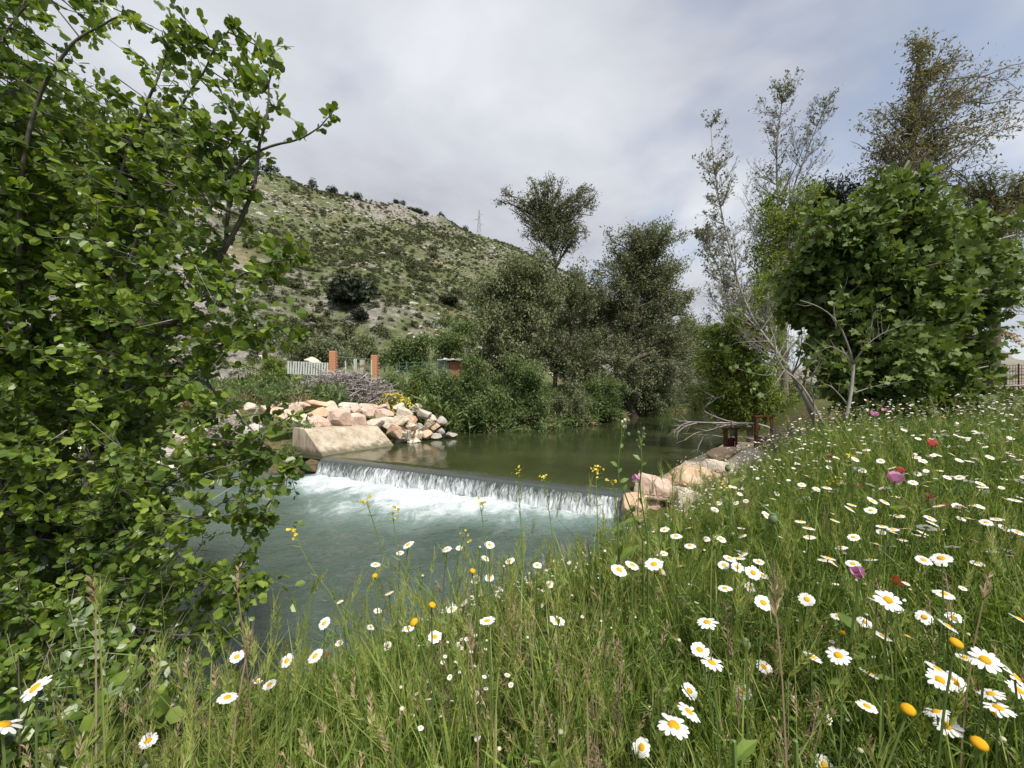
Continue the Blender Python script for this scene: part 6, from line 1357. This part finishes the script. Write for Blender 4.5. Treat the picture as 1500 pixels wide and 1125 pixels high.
    def leaves_on(P, nl, size, clump):
        t = np.sort(np.where(r.random(nl) < .4, r.uniform(.86, 1, nl), r.uniform(.2, 1, nl))); idx = np.minimum((t * (len(P) - 1)).astype(int), len(P) - 2); T = nrm(P[idx + 1] - P[idx])
        p = P[idx] + (P[idx + 1] - P[idx]) * r.random((nl, 1)); d = nrm(T * .5 + rdir(nl, r) * .9 + [0, 0, -.08]); nn = nrm(rdir(nl, r) * 1.0 + np.array([.05, -.3, .55]))
        LP.append(p + d * .008); LD.append(d); LN.append(nn); q_ = size * r.uniform(.4, 1.15, nl) * (1.05 - .35 * t); LS.append(np.stack([q_ * r.uniform(.72, 1.08, nl), q_, q_ * r.uniform(-.6, 2.6, nl)], -1)); LT.append(np.clip(clump * .5 + r.random(nl) * .42 + .28 * (t > .85), 0, 1))
    for i, P in enumerate(S): leaves_on(P[8:], 46 if i != 1 else 34, .062, r.random())
    for n_, (s, e) in enumerate(segs):
        ln = np.linalg.norm(e - s); c = (s + e) / 2 + np.array([r.normal() * .04, r.normal() * .04, -.03 + r.normal() * .04]); P = bez(s, c, e, 6); tube(wood, P[::(1 if n_ < 1150 else 5)], np.linspace(.0045, .0015, 6)[::(1 if n_ < 1150 else 5)], 3, cap=False); cl = r.random()
        leaves_on(P, int(r.integers(10, 19)), .067, cl)
        for _ in range(2):
            q = P[int(r.integers(2, 5))]; e2 = q + nrm(e - s) * .08 + r.normal(size=3) * .07; P2 = bez(q, (q + e2) / 2, e2, 4); tube(wood, P2, [.002, .0018, .0015, .001], 3, cap=False); leaves_on(P2, 5, .06, cl)
    wood.build('trunk', M['aldbark'], root, True, base)
    P = np.concatenate(LP); D = np.concatenate(LD); Nn = np.concatenate(LN); S_ = np.concatenate(LS); T = np.concatenate(LT)
    crown_with_leaves(root, (P, frames(D, Nn), S_, T), base, LEAF_ROUND, M['alder'], 300, leaf2=LEAF_ROUND2)
    # dead bare twigs inside the crown
    A = []; B = []
    for _ in range(34):
        u = r.uniform(20, 380); v = r.uniform(350, 960)
        if not in_poly(u, v, ALDER_EDGE): continue
        a = px(u, v, r.uniform(1.6, 2.3)); A.append(a); B.append(a + nrm(rdir(1, r)[0] + [.2, 0, .2]) * r.uniform(.06, .22))
    m = MB(); sticks(m, A, B, .0014, .0006); m.build('dead_twigs', M['dead'], root, False, base, kind='stuff')
alder()
def understory():
    # pale shoots with felted leaves at the lower left, and leafy suckers under the alder
    r = np.random.default_rng(66)
    for i, (u, v, Y, h, lab) in enumerate([(150, 945, 1.05, .4, 'pale grey shoot with felted leaves beside the large daisy'), (100, 905, 1.15, .4, 'pale woolly shoot behind the grey one'), (235, 835, 1.35, .35, 'pale leaf shoot sticking out of the alder'), (60, 980, .98, .4, 'felted shoot at the edge of the alder foliage'), (200, 960, 1.0, .3, 'short pale shoot right of the grey one'), (95, 810, 1.3, .3, 'pale shoot above the woolly one')]):
        p = px(u, v, Y); g = gz(p[0], p[1]); base = np.array([p[0], p[1] + .03, g]); root = thing('pale_shoot', lab, 'shoot', base, 'pale felted shoots'); m = MB(); P = bez(np.zeros(3), np.array([.03, 0, .3]), p - base, 8); tube(m, P, np.linspace(.0014, .0008, 8), 4); A = []; B = []
        for k in range(9): q = P[int(r.integers(3, 8))]; A.append(q); B.append(q + nrm(r.normal(size=3) * [1, .6, .5] + [0, 0, .6]) * r.uniform(.03, .08))
        sticks(m, A, B, .0014, .0008); m.build('stem', M['stem'], root); B = np.array(B); n = 46; idx = r.integers(0, len(B), n); P_ = B[idx] + r.normal(size=(n, 3)) * .012; mb = MB()
        place(mb, LEAF_OVAL, P_, frames(rdir(n, r) + [0, -.2, .2], rdir(n, r) * .6 + [0, -.4, .7]), r.choice([.012, .022, .034], n), r.random(n)); mb.build('leaves', M['pale'], root, kind='stuff')
    for i, (u, Y, h, w) in enumerate([(30, 1.1, .9, .2), (100, 1.3, .9, .22), (170, 1.25, .78, .2), (230, 1.45, .8, .22), (290, 1.6, .7, .2), (-40, 1.0, .95, .2), (60, 1.6, 1.1, .25), (140, 1.7, 1.1, .28), (340, 1.9, .6, .16)]):
        x = (u - 750) / F * Y; g = gz(x, Y); base = np.array([x, Y, g]); root = thing('leafy_sucker', f'low leafy bush of oval leaves under the alder, {ordinal(i)} of its clump', 'bush', base, 'leafy suckers under the alder'); m = MB(); lf = MB()
        for k in range(12):
            e = np.array([r.normal() * w, r.normal() * w * .7, h * r.uniform(.55, 1.0)]); P = bez(np.zeros(3), np.array([e[0] * .3, e[1] * .3, e[2] * .7]), e, 6); tube(m, P, np.linspace(.004, .0012, 6), 4, cap=False); n = 30; t = r.uniform(.25, 1, n); q = P[(t * 5).astype(int)] + r.normal(size=(n, 3)) * .015
            place(lf, LEAF_OVAL if i % 2 else LEAF_ROUND2, q, frames(rdir(n, r) + [0, 0, .15], rdir(n, r) * .6 + [0, -.2, .8]), .048 * r.uniform(.5, 1.15, n), r.random(n))
        m.build('stems', M['twig'], root, kind='stuff'); lf.build('leaves', M['alder'], root, kind='stuff')
understory()
